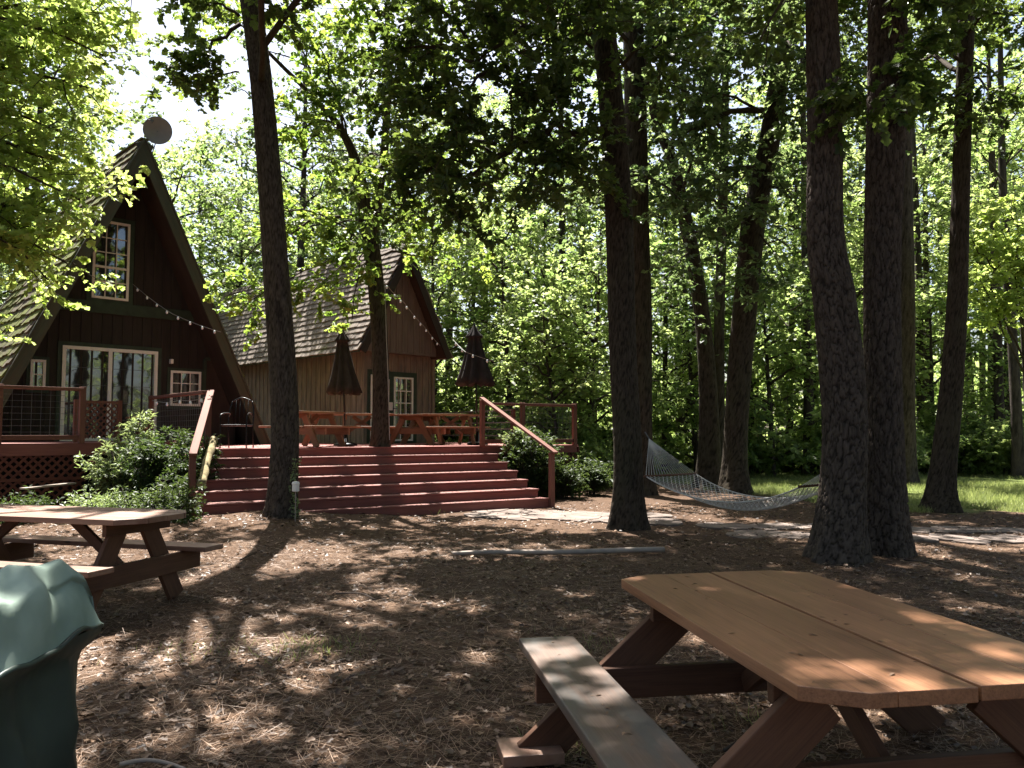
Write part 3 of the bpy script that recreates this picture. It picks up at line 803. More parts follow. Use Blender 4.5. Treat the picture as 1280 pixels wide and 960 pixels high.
pr = empty('porch_railing', tuple(Pp(-1, 0, ZP)), 'wire mesh railing along the front of the cabin porch', 'railing', 'deck railings')
wire_rail(pr, Pp(-3.0, -.02), Pp(0, -.02), ZP, 2.28, [0, .56, 1.0], sp=.15)
pg = empty('lattice_gate', tuple(Pp(.5, -.6, ZP)), 'small brown lattice gate panel on the cabin porch', 'gate')
m = MB(); lattice(m, Pp(.1, -.7), Pp(.85, -.7), ZP+.08, ZP+.75, .12, .03); m.build('lattice', M['railwood'], pg)
for s in (.1, .88):
    m = MB(); m.beam(Pp(s, -.7, ZP), Pp(s, -.7, ZP+.82), .08, .08, up=tuple(UA)); m.build('post', M['railwood'], pg)
m = MB(); m.beam(Pp(.1, -.7, ZP+.78), Pp(.88, -.7, ZP+.78), .05, .05); m.build('rail', M['railwood'], pg)
ps = empty('porch_steps', tuple(Pp(.8, .5, 0)), 'short red wooden steps up to the cabin porch', 'steps')
for k in range(3):
    m = MB(); z = .95-.28*k
    m.beam(Pp(.05, .16+.32*k, z), Pp(1.4, .16+.32*k, z), .32, .045); m.build('tread', M['deckred'], ps, bevel=.004)
    m = MB(); m.beam(Pp(.07, .29+.32*k, z-.15), Pp(1.38, .29+.32*k, z-.15), .02, .25); m.build('riser', M['fascia'], ps)
q1, q2 = G(20, 612, .22), G(92, 604, .22)
mb = MB(); mb.beam(W(28, 611, 13.2), W(92, 604, 14.2), .12, .03)
tag(mb.build('grey_plank', M['pole'], bevel=.004), 'narrow sunlit grey plank lying in front of the porch lattice', 'plank')

# ================================================================== A-frame cabin
def facade_sz(px, py, off=0.0, P0=None, n=None, u=None):
    P0 = P0 or FA; n = n or NA; u = u or UA
    r_ = Vector(ray(px, py)); o_ = Vector((0, 0, EYE)); pp = P0+n*off
    k = (pp-o_).dot(n)/r_.dot(n); h = o_+r_*k
    return (h-pp).dot(u), h.z
OV = 1.0
sc, zc = facade_sz(181, 176, OV)
s_r, z_r = facade_sz(338, 548, OV)
s_l, z_l = facade_sz(34, 436, OV)
slope = ((zc-z_r)/(s_r-sc)+(zc-z_l)/(sc-s_l))/2
print('aframe', sc, zc, slope, s_r, z_r)
cab = empty('a_frame_cabin', tuple(A(sc, -3, 0)), 'dark A-frame cabin with mossy shingle roof and white windows', 'cabin')
DEP = 3.4
def board_wall(mb, mbb, P0, u, n, s0, s1, zf0, zf1, step=.24, th=.02, bat=.045):
    """boards and battens; zf0/zf1 give the bottom and top height at s"""
    s = s0
    while s < s1-1e-3:
        e = min(s+step, s1); c = (s+e)/2
        zb = zf0(c); zt0, zt1 = zf1(s), zf1(e)
        if min(zt0, zt1) > zb+.05:
            o = random.uniform(0, 50); vs = []; gs = []
            for (ss, zz) in ((s+.003, zb), (e-.003, zb), (e-.003, zt1), (s+.003, zt0)):
                for dd in (0, th):
                    q = P0+u*ss+n*dd; vs.append((q.x, q.y, zz)); gs.append((zz+o, ss+o, dd))
            fs = [(1, 3, 5, 7), (6, 4, 2, 0), (0, 2, 3, 1), (2, 4, 5, 3), (4, 6, 7, 5), (6, 0, 1, 7)]
            mb.add(vs, fs, gs)
            if mbb is not None:
                q = P0+u*s+n*(th+.008); mbb.beam(Vector((q.x, q.y, zb)), Vector((q.x, q.y, max(zb+.05, zt0-.02))), bat, .018, up=tuple(n))
        s = e
def top_a(s): return zc-.16-abs(s-sc)*slope*1.0-.10
mb, mbb = MB(), MB()
sR = 3.95
board_wall(mb, mbb, FA, UA, NA, sc-3.3, sR, lambda s: 1.0, top_a, .22)
mb.build('front_wall', M['siding'], cab); mbb.build('battens', M['siding'], cab)
mb = MB()
q = A(sR, 0, 0)   # inner side wall and backing
mb.beam(A(sR+.012, .02, 2.0), A(sR+.012, -DEP, 2.0), .02, 2.0)
mb.build('side_wall', M['siding'], cab)
# dark trims between storeys and beside the door
mb = MB()
zz = facade_sz(130, 385)[1]; mb.beam(A(sc-1.6, .045, zz), A(sc+1.62, .045, zz), .03, .26)
mb.build('storey_trim', M['green'], cab)
# roof slabs + shingles
def roof(root, P0, u, n, sc, zc, slope, half, ov, dep, mat, matsh, th=.14, sides=(-1, 1), expo=.17, seed=3, shw=(.11, .24), jag=.015, lft=.01):
    rg = random.Random(seed)
    dl = math.hypot(1, slope); 
    for sd in sides:
        dirv = (u*sd+Vector((0, 0, -slope)))/dl; nrm = (u*sd*slope+Vector((0, 0, 1)))/dl
        top = P0+u*sc+Vector((0, 0, zc)); Ls = half*dl
        m = MB(); c_ = top+dirv*(Ls/2)-nrm*(th/2)+n*((ov-dep)/2)
        m.obox(c_, dirv, n, nrm, Ls/2, (ov+dep)/2-.01, th/2); deckp = m.build('roof_slab', M['soffit'], root)
        m = MB(); k = 0; t = -.02
        while t < Ls:
            y = ov+rg.uniform(-.1, 0)+.03
            while y > -dep:
                w = rg.uniform(*shw); ln = expo*1.25; lift = .022+lft+rg.uniform(0, .014); tt = t+rg.uniform(-jag, jag)
                c_ = top+dirv*(tt+ln/2)+nrm*(.012+lift/2)+n*(y-w/2)
                a1 = (dirv*ln+nrm*(.02+lft)).normalized(); b1 = a1.cross(n)
                if b1.dot(nrm) < 0: b1 = -b1
                m.obox(c_, a1, n, b1, ln/2, w/2-.004, .011+lft*.25+rg.random()*.006)
                y -= w
            t += expo; k += 1
        m.build('roof', matsh, root)
roof(cab, FA, UA, NA, sc, zc, slope, 3.35, OV-.03, DEP, None, M['shingle'], expo=.26, seed=4, th=.12, jag=.04, lft=.03, shw=(.14, .30))
# rake boards (front fascia)
dl = math.hypot(1, slope)
for sd in (-1, 1):
    dirv = (UA*sd+Vector((0, 0, -slope)))/dl; nrm = (UA*sd*slope+Vector((0, 0, 1)))/dl
    a_ = A(sc, OV, zc)-nrm*.15; b_ = a_+dirv*(3.36*dl)
    m = MB(); m.beam(a_+nrm*.04, b_+nrm*.04, .05, .22, up=tuple(nrm)); m.build('rake_board', M['greenlight'], cab, bevel=.004)
    m = MB(); m.beam(a_+nrm*.17+NA*.012, b_+nrm*.17+NA*.012, .07, .035, up=tuple(nrm)); m.build('rake_edge', M['greenlight'], cab)
# ridge cap
m = MB(); m.beam(A(sc, OV, zc+.05), A(sc, -DEP, zc+.05), .16, .035); m.build('ridge_cap', M['shingle'], cab)

def window(root, P0, u, n, s0, s1, z0, z1, cols, rows, fr=.055, off=.03, sash=None, name='window', trim=None, glass='glass', mun=.022):
    def Q(s, o, z): return P0+u*s+n*o+Vector((0, 0, z))
    f = MB()
    f.beam(Q(s0, off, (z0+fr/2)), Q(s1, off, z0+fr/2), .07, fr); f.beam(Q(s0, off, z1-fr/2), Q(s1, off, z1-fr/2), .07, fr)
    for s in (s0+fr/2, s1-fr/2): f.beam(Q(s, off, z0+fr), Q(s, off, z1-fr), .07, fr, up=tuple(u))
    if False: pass
    fo = f.build(name, M['white'], root, bevel=.003)
    m = MB(); m.beam(Q(s0+fr, off-.004, (z0+z1)/2), Q(s1-fr, off-.004, (z0+z1)/2), .008, (z1-z0)-2*fr)
    pane = m.build('pane', M[glass], fo, world=True)
    m = MB()
    for c in range(1, cols): 
        s = s0+fr+(s1-s0-2*fr)*c/cols; m.beam(Q(s, off+.012, z0+fr), Q(s, off+.012, z1-fr), .014, mun, up=tuple(u))
    for r_ in range(1, rows):
        z = z0+fr+(z1-z0-2*fr)*r_/rows; w = mun if sash != r_ else .05
        m.beam(Q(s0+fr, off+.011, z), Q(s1-fr, off+.011, z), .013 if w == mun else .03, w)
    if cols > 1 or rows > 1: m.build('muntins', M['white'], fo)
    if trim:
        m = MB(); t = trim; o2 = off-.012
        m.beam(Q(s0-t, o2, z1+t/2), Q(s1+t, o2, z1+t/2), .05, t); m.beam(Q(s0-t, o2, z0-t/2), Q(s1+t, o2, z0-t/2), .05, t)
        for s in (s0-t/2, s1+t/2): m.beam(Q(s, o2, z0), Q(s, o2, z1), .05, t, up=tuple(u))
        m.build('trim', M['green'], fo)
    return fo
def fsz(px, py, **k): return facade_sz(px, py, .03, **k)
sa, za = fsz(117, 273); sb, zb = fsz(160, 375)
sa2, zb2 = fsz(117, 372)
window(cab, FA, UA, NA, sa, sb, (zb+zb2)/2-.02, za, 3, 5, sash=2, trim=.1)
sa, za = fsz(213, 463); sb, zb = fsz(250, 508)
window(cab, FA, UA, NA, sa, sb, zb, za, 3, 3, trim=.07)
sa, za = fsz(38, 449); sb, zb = fsz(56, 487)
window(cab, FA, UA, NA, sa, sb, zb, za, 1, 2, trim=.07)
# sliding glass door
s0, z1 = fsz(78, 431); s1, z1b = fsz(197, 440); z0 = ZP
sd_ = window(cab, FA, UA, NA, s0, s1, z0, (z1+z1b)/2, 1, 1, fr=.075, name='sliding_door', trim=.09, off=.035)
m = MB(); sm = fsz(136, 500)[0]
m.beam(A(sm, .055, z0+.07), A(sm, .055, (z1+z1b)/2-.07), .03, .08, up=tuple(UA)); m.build('centre_stile', M['white'], sd_)
m = MB()
for s in []: m.beam(A(s, .042, z0+.08), A(s, .042, (z1+z1b)/2-.08), .006, .008, up=tuple(UA))
for z in np.linspace(z0+.08, (z1+z1b)/2-.08, 6)[1:-1]: m.beam(A(s0+.08, .042, z), A(s1-.08, .042, z), .006, .008)
m.build('grille', M['steel'], sd_)
# side link wall right of small window (dark door)
sa = fsz(256, 450)[0]
m = MB(); m.beam(A(sa, .04, ZD), A(sa, .04, 3.3), .03, .08, up=tuple(UA)); m.beam(A(sa, .04, 3.3), A(sR, .04, 3.3), .03, .08); m.build('door_trim', M['green'], cab)
m = MB(); m.beam(A((sa+sR)/2, .035, ZD+.02), A((sa+sR)/2, .035, 3.26), .02, (sR-sa)-.1, up=tuple(UA)); m.build('door', M['soffit'], cab)
sa, za = fsz(213, 452)
m = MB(); m.obox(A(sa, .09, za), UA, NA, Zv, .035, .05, .055); wl = m.build('wall_lamp', M['white'], cab, bevel=.01)

# satellite dish
dc = W(197, 163, 17.8)
ds = empty('satellite_dish', tuple(A(sc, .6, zc)), 'round brown-grey satellite dish on the cabin roof peak', 'satellite dish')
m = MB(); fwd = (Vector((.42, -.9, -.12))).normalized(); a1 = fwd.orthogonal().normalized(); b1 = fwd.cross(a1)
prof_ = [(.0, -.055), (.1, -.05), (.2, -.028), (.29, .0), (.31, .008), (.31, -.004), (.29, -.014), (.2, -.042), (.1, -.064), (.0, -.07)]
vs, fs = [], []; sg = 36
for r_, h in prof_:
    for k in range(sg): vs.append(dc+(a1*math.cos(2*math.pi*k/sg)+b1*math.sin(2*math.pi*k/sg))*r_+fwd*h)
for i_ in range(len(prof_)-1):
    for k in range(sg): fs.append((i_*sg+k, i_*sg+(k+1) % sg, (i_+1)*sg+(k+1) % sg, (i_+1)*sg+k))
m.add(vs, fs); m.build('reflector', M['dish'], ds, smooth_=True)
m = MB(); rb = A(sc, .75, zc+.02); m.tube([rb, dc-fwd*.2-Vector((0, 0, .12)), dc-fwd*.06], .022, 8); m.tube([rb+UA*.22-Vector((0, 0, .35)), dc-fwd*.2-Vector((0, 0, .12))], .012, 6); m.build('mast', M['steel'], ds)
m = MB(); m.tube([dc-b1*.29, dc-b1*.2+fwd*.28], .01, 6); m.obox(dc-b1*.18+fwd*.3, fwd, a1, b1, .05, .03, .03); m.build('feed_arm', M['steel'], ds)

# ================================================================== cottage
FC = Vector((-3.04, 22.5, 0))
def Cc(s, o, z): return FC+UA*s+NA*o+Vector((0, 0, z))
cot = empty('cottage', tuple(Cc(-.3, -4, 0)), 'tan board and batten cottage with cedar shingle roof behind the deck', 'cottage')
csc, czc = facade_sz(503, 312, .8, P0=FC); csc = -.50; czc += .2
cer, cez = facade_sz(559, 448, .8, P0=FC)
cz_e = 3.88; chalf = 1.42; cslope = (czc-cz_e)/chalf
print('cottage', csc, czc, cer, cez)
sL, sRr = -1.32, 1.0; CD = 10.0
ztop = lambda s: min(3.45, 9)
mb, mbb = MB(), MB()
board_wall(mb, mbb, FC, UA, NA, sL, sRr, lambda s: 1.1, lambda s: 3.70, .22, bat=.04)
mb.build('front_wall', M['siding2'], cot); mbb.build('battens', M['siding2'], cot)
mb, mbb = MB(), MB()
board_wall(mb, mbb, FC+NA*.42, UA, NA, csc-chalf+.12, csc+chalf-.12, lambda s: 3.64, lambda s: czc-.22-abs(s-csc)*cslope-.05, .2)
mb.build('gable_wall', M['siding3'], cot); mbb.build('battens', M['siding3'], cot)
mb, mbb = MB(), MB()
cornerL = Cc(sL, 0, 0)
board_wall(mb, mbb, cornerL-NA*CD, NA, -UA, 0, CD-.02, lambda s: 1.0, lambda s: 3.92, .26)
mb.build('side_wall', M['siding2'], cot); mbb.build('battens', M['siding2'], cot)
mb = MB()
mb.beam(Cc(sL-.03, .03, 1.1), Cc(sL-.03, .03, 3.7), .1, .1, up=tuple(NA)); mb.beam(Cc(sRr+.02, .02, 1.1), Cc(sRr+.02, .02, 3.7), .1, .1, up=tuple(NA))
mb.build('corner_boards', M['siding2'], cot)
mb = MB(); mb.beam(Cc(sRr, 0, 2.3), Cc(sRr, -CD, 2.3), .03, 2.5); mb.beam(Cc(csc, .22, 3.66), Cc(csc, .22, 3.70), chalf*2-.3, .46, up=tuple(NA)); mb.build('back_walls', M['siding3'], cot)
roof(cot, FC, UA, NA, csc, czc, cslope, chalf+.12, .8, CD, None, M['shingle2'], expo=.19, seed=9, th=.10, jag=.014, lft=.018)
dl = math.hypot(1, cslope)
for sd in (-1, 1):
    dirv = (UA*sd+Vector((0, 0, -cslope)))/dl; nrm = (UA*sd*cslope+Vector((0, 0, 1)))/dl
    a_ = Cc(csc, .82, czc)-nrm*.10; b_ = a_+dirv*((chalf+.13)*dl)
    m = MB(); m.beam(a_, b_, .04, .2, up=tuple(nrm)); m.build('rake_board', M['siding'], cot)
m = MB(); ee = Cc(csc-chalf-.13, 0, cz_e-.25); m.beam(ee+NA*.8, ee-NA*CD, .03, .13); m.build('eave_board', M['green'], cot)
def french(px0, py0, px1, py1, zb, cols, rows, glassw=None):
    sa, za = facade_sz(px0, py0, .03, P0=FC); sb, _ = facade_sz(px1, py1, .03, P0=FC)
    fo = window(cot, FC, UA, NA, sa, sb, zb, za, cols, rows, fr=.05, name='french_door', trim=.14, mun=.026)
    return fo, sa, sb, za
fd, dsa, dsb, dza = french(492, 471, 516, 471, ZD+.06, 3, 5)
m = MB(); m.tube([Cc(dsa-.03, .06, 2.15), Cc(dsa-.03, .11, 2.15), Cc(dsa+.05, .11, 2.15)], .012, 6); m.build('handle', M['black'], fd)
french(463, 468, 482, 468, ZD+.06, 2, 5)
m = MB(); m.beam(Cc(dsa-.22, .08, ZD), Cc(dsa-.22, .08, 2.95), .05, .05, up=tuple(UA)); m.build('door_casing', M['paintwhite'], cot)
bxp = W(487, 508, 22.0)
m = MB(); m.obox(Cc(dsa-.22, .17, bxp.z), UA, NA, Zv, .07, .05, .11); m.build('meter_box', M['paintwhite'], cot, bevel=.01)

# ================================================================== deck furniture
def deck_table(px, d, rz, label):
    p = W(px, 550, d)
    o = copy_tree(proto) if deck_table.n else proto
    deck_table.n += 1
    o.location = (p.x, p.y, ZD); o.rotation_euler = (0, 0, rz); tag(o, label)
    return o
deck_table.n = 0
proto = empty('deck_picnic_table', (0, 0, 0), 'x', 'picnic table', 'orange picnic tables on the deck')
picnic_table(proto, 1.5, .72, .74, .44, .62, .55, .2, M['cedar'], M['cedar'], M['cedar'], clip=(.08, .12), planks=5, bigap=9, benchw=.25, thick=.04)
deck_table(388, 17.0, R(62), 'orange cedar picnic table on the deck just right of the leaning pine')
deck_table(452, 18.7, R(10), 'orange cedar picnic table on the deck left of the forked tree')
deck_table(521, 19.9, R(75), 'orange cedar picnic table on the deck in front of the cottage door')
deck_table(563, 19.3, R(22), 'orange cedar picnic table on the deck beside the right umbrella')

def umbrella(px_t, py_t, py_h, px_b, d, mat, label, rw, seed):
    rg = random.Random(seed)
    top = W(px_t, py_t, d); base = W(px_b, 550, d); base.z = ZD; zh = W(px_t, py_h, d).z
    root = empty('closed_umbrella', tuple(base), label, 'umbrella', 'closed patio umbrellas')
    ax = (top-base).normalized()
    m = MB(); m.tube([base, top-ax*.05], .022, 10); m.build('pole', M['black'], root, smooth_=True)
    def onax(z): return base+ax*((z-base.z)/ax.z)
    H = top.z-zh; seg = 48; vs, fs = [], []
    prof_ = [(0, .012), (.05, .05), (.12, .10), (.20, .185), (.225, .20), (.235, .13), (.32, .15), (.5, .21), (.7, .28), (.88, .36), (1.0, .42), (1.0, .30), (.9, .12)]
    for t, r_ in prof_:
        c_ = onax(top.z-H*t)
        for k in range(seg):
            th = 2*math.pi*k/seg; f = 1+.24*math.cos(8*th+.5*math.sin(3*th)+t*1.2)*min(1, t*3)+.05*math.sin(5*th+seed)
            dz = .035*math.cos(8*th)*t
            vs.append((c_.x+math.cos(th)*r_*f*rw, c_.y+math.sin(th)*r_*f*rw, c_.z+dz))
    n_ = len(prof_)
    for i_ in range(n_-1):
        for k in range(seg): fs.append((i_*seg+k, i_*seg+(k+1) % seg, (i_+1)*seg+(k+1) % seg, (i_+1)*seg+k))
    m = MB(); m.add(vs, fs); m.build('canopy', mat, root, smooth_=True)
    m = MB(); m.lathe(tuple(top-Vector((0, 0, .03))), [(.0, -.02), (.022, -.01), (.026, .02), (.012, .05), (0, .07)], 12); m.build('finial', M['black'], root, smooth_=True)
    m = MB()
    for k in range(8):
        th = 2*math.pi*k/8; a_ = onax(top.z-.1); b_ = onax(zh-.03)
        m.tube([a_+Vector((math.cos(th), math.sin(th), 0))*.03, b_+Vector((math.cos(th), math.sin(th), 0))*.30*rw], .007, 5)
    m.build('ribs', M['black'], root)
    m = MB(); m.lathe(tuple(base), [(.26, 0), (.26, .035), (.22, .06), (.06, .09), (.035, .30), (0, .30)], 24); m.build('base', M['black'], root, smooth_=True)
    return root
umbrella(427, 408, 492, 432, 17.9, M['umbrella2'], 'closed brown umbrella in front of the cottage side wall', .80, 2)
umbrella(593, 405, 481, 597, 19.6, M['umbrella'], 'closed dark umbrella against the trees right of the cottage', .98, 5)

# black metal chair at the left of the deck
cp = W(296, 556, 15.6); ch = empty('metal_chair', (cp.x, cp.y, ZD), 'black metal patio chair behind the left stair railing', 'chair', rz=0)
def cl(x_, y_, z_): return cp.x+x_, cp.y+y_, ZD+z_
m = MB(); m.tube(catmull([cl(-.25, -.2, .0), cl(-.25, -.2, .45), cl(-.25, -.2, .64), cl(-.2, .12, .68), cl(-.24, .22, .62)], 20), .013, 8); m.tube(catmull([cl(.25, -.2, .0), cl(.25, -.2, .45), cl(.25, -.16, .64), cl(.22, .12, .68), cl(.24, .22, .62)], 20), .013, 8); m.build('armrests', M['black'], ch, smooth_=True)
m = MB()
for sx_ in (-.24, .24): m.tube(catmull([cl(sx_, .25, 0), cl(sx_, .2, .4), cl(sx_, .24, .7), cl(sx_*.8, .28, .92)], 14), .013, 8)
m.tube(catmull([cl(-.19, .28, .92), cl(0, .29, .99), cl(.19, .28, .92)], 10), .013, 8)
for sx_ in (-.12, -.04, .04, .12): m.tube([cl(sx_, .22, .45), cl(sx_, .285, .96)], .007, 6)
m.build('back_frame', M['black'], ch, smooth_=True)
m = MB(); m.obox(cl(0, 0, .44), Vector((1, 0, 0)), Vector((0, 1, 0)), Zv, .25, .23, .015); m.build('seat', M['black'], ch, bevel=.01)

# lichen-covered log leaning by the left handrail
pa, pb = W(267, 549, 14.3), W(251, 606, 12.9)
m = MB(); m.tube([pa+(pb-pa)*t+Vector((.012*math.sin(t*9), 0, 0)) for t in np.linspace(0, 1, 14)], [.065+.008*math.sin(q*2.1) for q in range(14)], 14)
tag(m.build('leaning_log', M['lichenlog'], smooth_=True), 'yellowish lichen covered log leaning beside the left handrail', 'log')

# small lantern on a stake by the pine
lp = W(369, 650, 12.25); lz = gz(lp.x, lp.y)
ln = empty('path_light', (lp.x, lp.y, lz), 'small grey stake lantern beside the leaning pine', 'path light')
m = MB(); m.tube([(lp.x, lp.y, lz-.05), (lp.x, lp.y, lz+.46)], .009, 6); m.build('stake', M['pole'], ln)
m = MB(); m.lathe((lp.x, lp.y, lz+.45), [(.04, 0), (.055, .01), (.055, .11), (.062, .12), (.05, .15), (.0, .16)], 10); m.build('lamp_head', M['white'], ln)

# ================================================================== string lights
def lights(name, pts, nb, label, sag=.12, r=.005, bulb=.026, hang=True):
    pts = [Vector(p) for p in pts]; root = empty(name, tuple(pts[0]), label, 'string lights', 'strings of light bulbs')
    path = []
    for a_, b_ in zip(pts[:-1], pts[1:]):
        for t in np.linspace(0, 1, 16, endpoint=False):
            p = a_+(b_-a_)*float(t); p.z -= sag*(a_-b_).length*.4*4*t*(1-t)*.5; path.append(p)
    path.append(pts[-1])
    m = MB(); m.tube(path, r, 5); m.build('cable', M['cable'], root)
    for q in range(nb):
        i_ = int((q+.5)/nb*(len(path)-1)); p = path[i_]-Vector((0, 0, .045))
        m = MB(); m.lathe(tuple(p), [(0, -bulb*1.3), (bulb*.7, -bulb), (bulb, 0), (bulb*.7, bulb*.9), (bulb*.45, bulb*1.6), (0, bulb*1.6)], 10); m.build('bulb', M['bulb'], root, smooth_=True)
lights('string_lights', [W(166, 355, 18.2), W(215, 392, 17.6), W(276, 415, 17.4)], 8, 'string of white bulbs slanting down the cabin front', sag=.1)
lights('string_lights', [W(480, 352, 17.1), W(505, 378, 19.5), W(530, 408, 21.2), W(550, 432, 22.2)], 9, 'string of white bulbs from the forked tree to the cottage gable', sag=.08)
lights('string_lights', [W(566, 424, 20.5), W(582, 440, 19.2), W(618, 452, 19.2)], 4, 'short string of bulbs draped over the right umbrella', sag=.05)
lights('string_lights', [W(190, 500, 17.0), W(225, 500, 15.8), W(262, 494, 14.6)], 5, 'string of bulbs looped along the left deck railing', sag=.15)
m = MB(); m.tube([W(481, 352, 16.75), W(483, 420, 16.75), W(485, 470, 16.8), W(487, 550, 16.85)], .009, 6)
tag(m.build('power_cable', M['cable']), 'thin pale cable running down the forked tree trunk', 'cable')

# ================================================================== big trees
def tz(px, py, d, r, dz=0): p = W(px, py, d); return (p.x, p.y, p.z+dz, r)
def big_tree(name, label, cat, pts, seed, mat, plate, relief, targets, leafmat='leaf', leafsize=.12, shape='oak', per=13, seg=72, rows=260, flare=.35, group=None, high=None, crown_kw=None, thin=1.0, forks=()):
    x0, y0, z0, r0 = pts[0]
    g = gz(x0, y0) if z0 < .6 else z0
    root = empty(name, (x0, y0, g), label, cat, group)
    trunk(pts, seed, M[mat], root, seg, rows, relief, plate, flare)
    for f in forks: trunk(f, seed+31, M[mat], root, 40, 160, relief*.7, plate, 0, name='fork')
    sk_ = Skel(seed)
    kw = dict(sub=7, subL=1.3, tw=7, twL=.5); kw.update(crown_kw or {})
    for t in targets:
        a, b, r_ = t[:3]; k2 = dict(kw); k2.update(t[3] if len(t) > 3 else {})
        sk_.target(a, b, r_, **k2)
    if high:
        top = np.array(pts[-1][:3]); n, rad, zlo, zhi = high[:4]; ysh = high[4] if len(high) > 4 else 0
        for q in range(n):
            an = sk_.rg.random()*6.283+q*2.4; rr_ = rad*sk_.rg.uniform(.45, 1)
            z = sk_.rg.uniform(zlo, zhi)
            if ysh and (z-1.5-1.3)/(pts[-1][1]+math.sin(an)*rr_+ysh) < .60: continue
            st = top.copy(); st[2] = min(top[2], z-1.2) if z < top[2]+1 else top[2]
            # start on the trunk axis at that height
            zz = np.array([p[2] for p in pts]); i_ = int(np.clip(np.searchsorted(zz, st[2])-1, 0, len(pts)-2)); f = np.clip((st[2]-zz[i_])/(zz[i_+1]-zz[i_]), 0, 1)
            st = np.array(pts[i_][:3])*(1-f)+np.array(pts[i_+1][:3])*f
            sk_.target(st, (st[0]+math.cos(an)*rr_, st[1]+math.sin(an)*rr_+ysh, z), .06, sag=.1, sub=9, subL=1.0, tw=11, twL=.38, t0=.5)
    if sk_.tubes:
        sk_.wood('limbs', M['bark_dark'], root, None)
        sk_.leaves('crown', M[leafmat], root, parent_off(root), per=per, size=leafsize, shape=shape, thin=thin)
    return root
def w3(px, py, d): return tuple(W(px, py, d))
PB = (.055, .15)
# 1: leaning pine by the stairs
g1 = W(352, 652, 12.7)
big_tree('pine_tree', 'tall slightly leaning pine trunk standing in front of the stairs', 'tree',
    [(g1.x, 12.7, .0, .22), tz(354, 600, 12.7, .205), tz(355, 500, 12.7, .20), tz(343, 300, 12.7, .195), tz(328, 120, 12.75, .18), tz(313, 0, 12.8, .175), tz(300, -110, 12.9, .16), tz(290, -260, 13.1, .13), tz(284, -420, 13.3, .08)],
    21, 'bark_pine', PB, .013,
    [(w3(300, 30, 12.8), w3(215, 90, 12.2), .035), (w3(299, 20, 12.8), w3(245, 10, 12.6), .03), (w3(298, 90, 12.8), w3(262, 96, 12.3), .02, dict(sub=3)),
     (w3(302, -50, 12.8), w3(330, 10, 12.0), .03), (w3(302, -80, 12.8), w3(200, -60, 11), .04)],
    high=(24, 6.4, 8.0, 14, -2.5), crown_kw=dict(sub=4, subL=.8), leafsize=.13, rows=420, seg=100)
# 2: forked tree growing through the deck
b2 = W(476, 556, 17.0)
p2 = [(b2.x, 17.0, ZD-.3, .20), tz(476, 500, 17.0, .175), tz(474, 420, 17.0, .18), tz(467, 330, 17.0, .17), tz(458, 270, 17.0, .16), tz(446, 205, 17.0, .11), tz(425, 160, 16.9, .085), tz(395, 125, 16.8, .07), tz(358, 88, 16.6, .055), tz(330, 60, 16.4, .04)]
big_tree('forked_tree', 'slim forked tree growing up through the deck in front of the cottage', 'tree', p2, 33, 'bark_dark', (.05, .13), .010,
    [(w3(458, 280, 17), w3(395, 300, 16.2), .03), (w3(455, 265, 17), w3(300, 330, 16.0), .04), (w3(462, 300, 17), w3(300, 385, 15.8), .02, dict(sub=5, subL=.7, t0=.75)),
     (w3(462, 300, 17), w3(440, 400, 16.4), .02), (w3(462, 310, 17), w3(445, 350, 16.0), .02, dict(sub=4, subL=.7)), (w3(462, 310, 17), w3(385, 370, 16.2), .015, dict(sub=4, subL=.7, t0=.7)),
     (w3(330, 60, 16.4), w3(260, 20, 16), .03), (w3(430, 165, 16.9), w3(400, 60, 16), .03), (w3(380, 110, 16.8), w3(420, 200, 16), .03),
     (w3(482, 160, 17), w3(520, 210, 16), .03), (w3(484, 100, 17), w3(440, 60, 16.5), .03), (w3(484, 60, 17), w3(530, 30, 16), .03), (w3(478, 200, 17), w3(440, 230, 16), .03),
     (w3(466, 320, 17), w3(560, 330, 17), .025), (w3(395, 125, 16.8), w3(355, 20, 16), .03), (w3(430, 165, 16.9), w3(375, 170, 16), .03), (w3(484, 40, 17.2), w3(425, 10, 16), .03), (w3(484, 120, 17.1), w3(515, 120, 16.4), .03), (w3(484, 80, 17.1), w3(545, 90, 16.4), .03), (w3(440, 190, 17), w3(400, 110, 16), .03), (w3(484, 60, 17.1), w3(500, 50, 16), .03), (w3(484, 40, 17.1), w3(460, -20, 16), .03), (w3(467, 310, 17), w3(345, 260, 16.4), .03), (w3(478, 210, 17), w3(540, 280, 17), .025)],
    leafmat='leaf_lit', leafsize=.13, crown_kw=dict(sub=5, subL=.9, tw=6, twL=.45),
    forks=[[tz(464, 310, 17, .13), tz(472, 250, 17, .10), tz(480, 190, 17, .085), tz(484, 120, 17.1, .075), tz(484, 40, 17.2, .06), tz(488, -60, 17.3, .04)]], rows=220, seg=56)
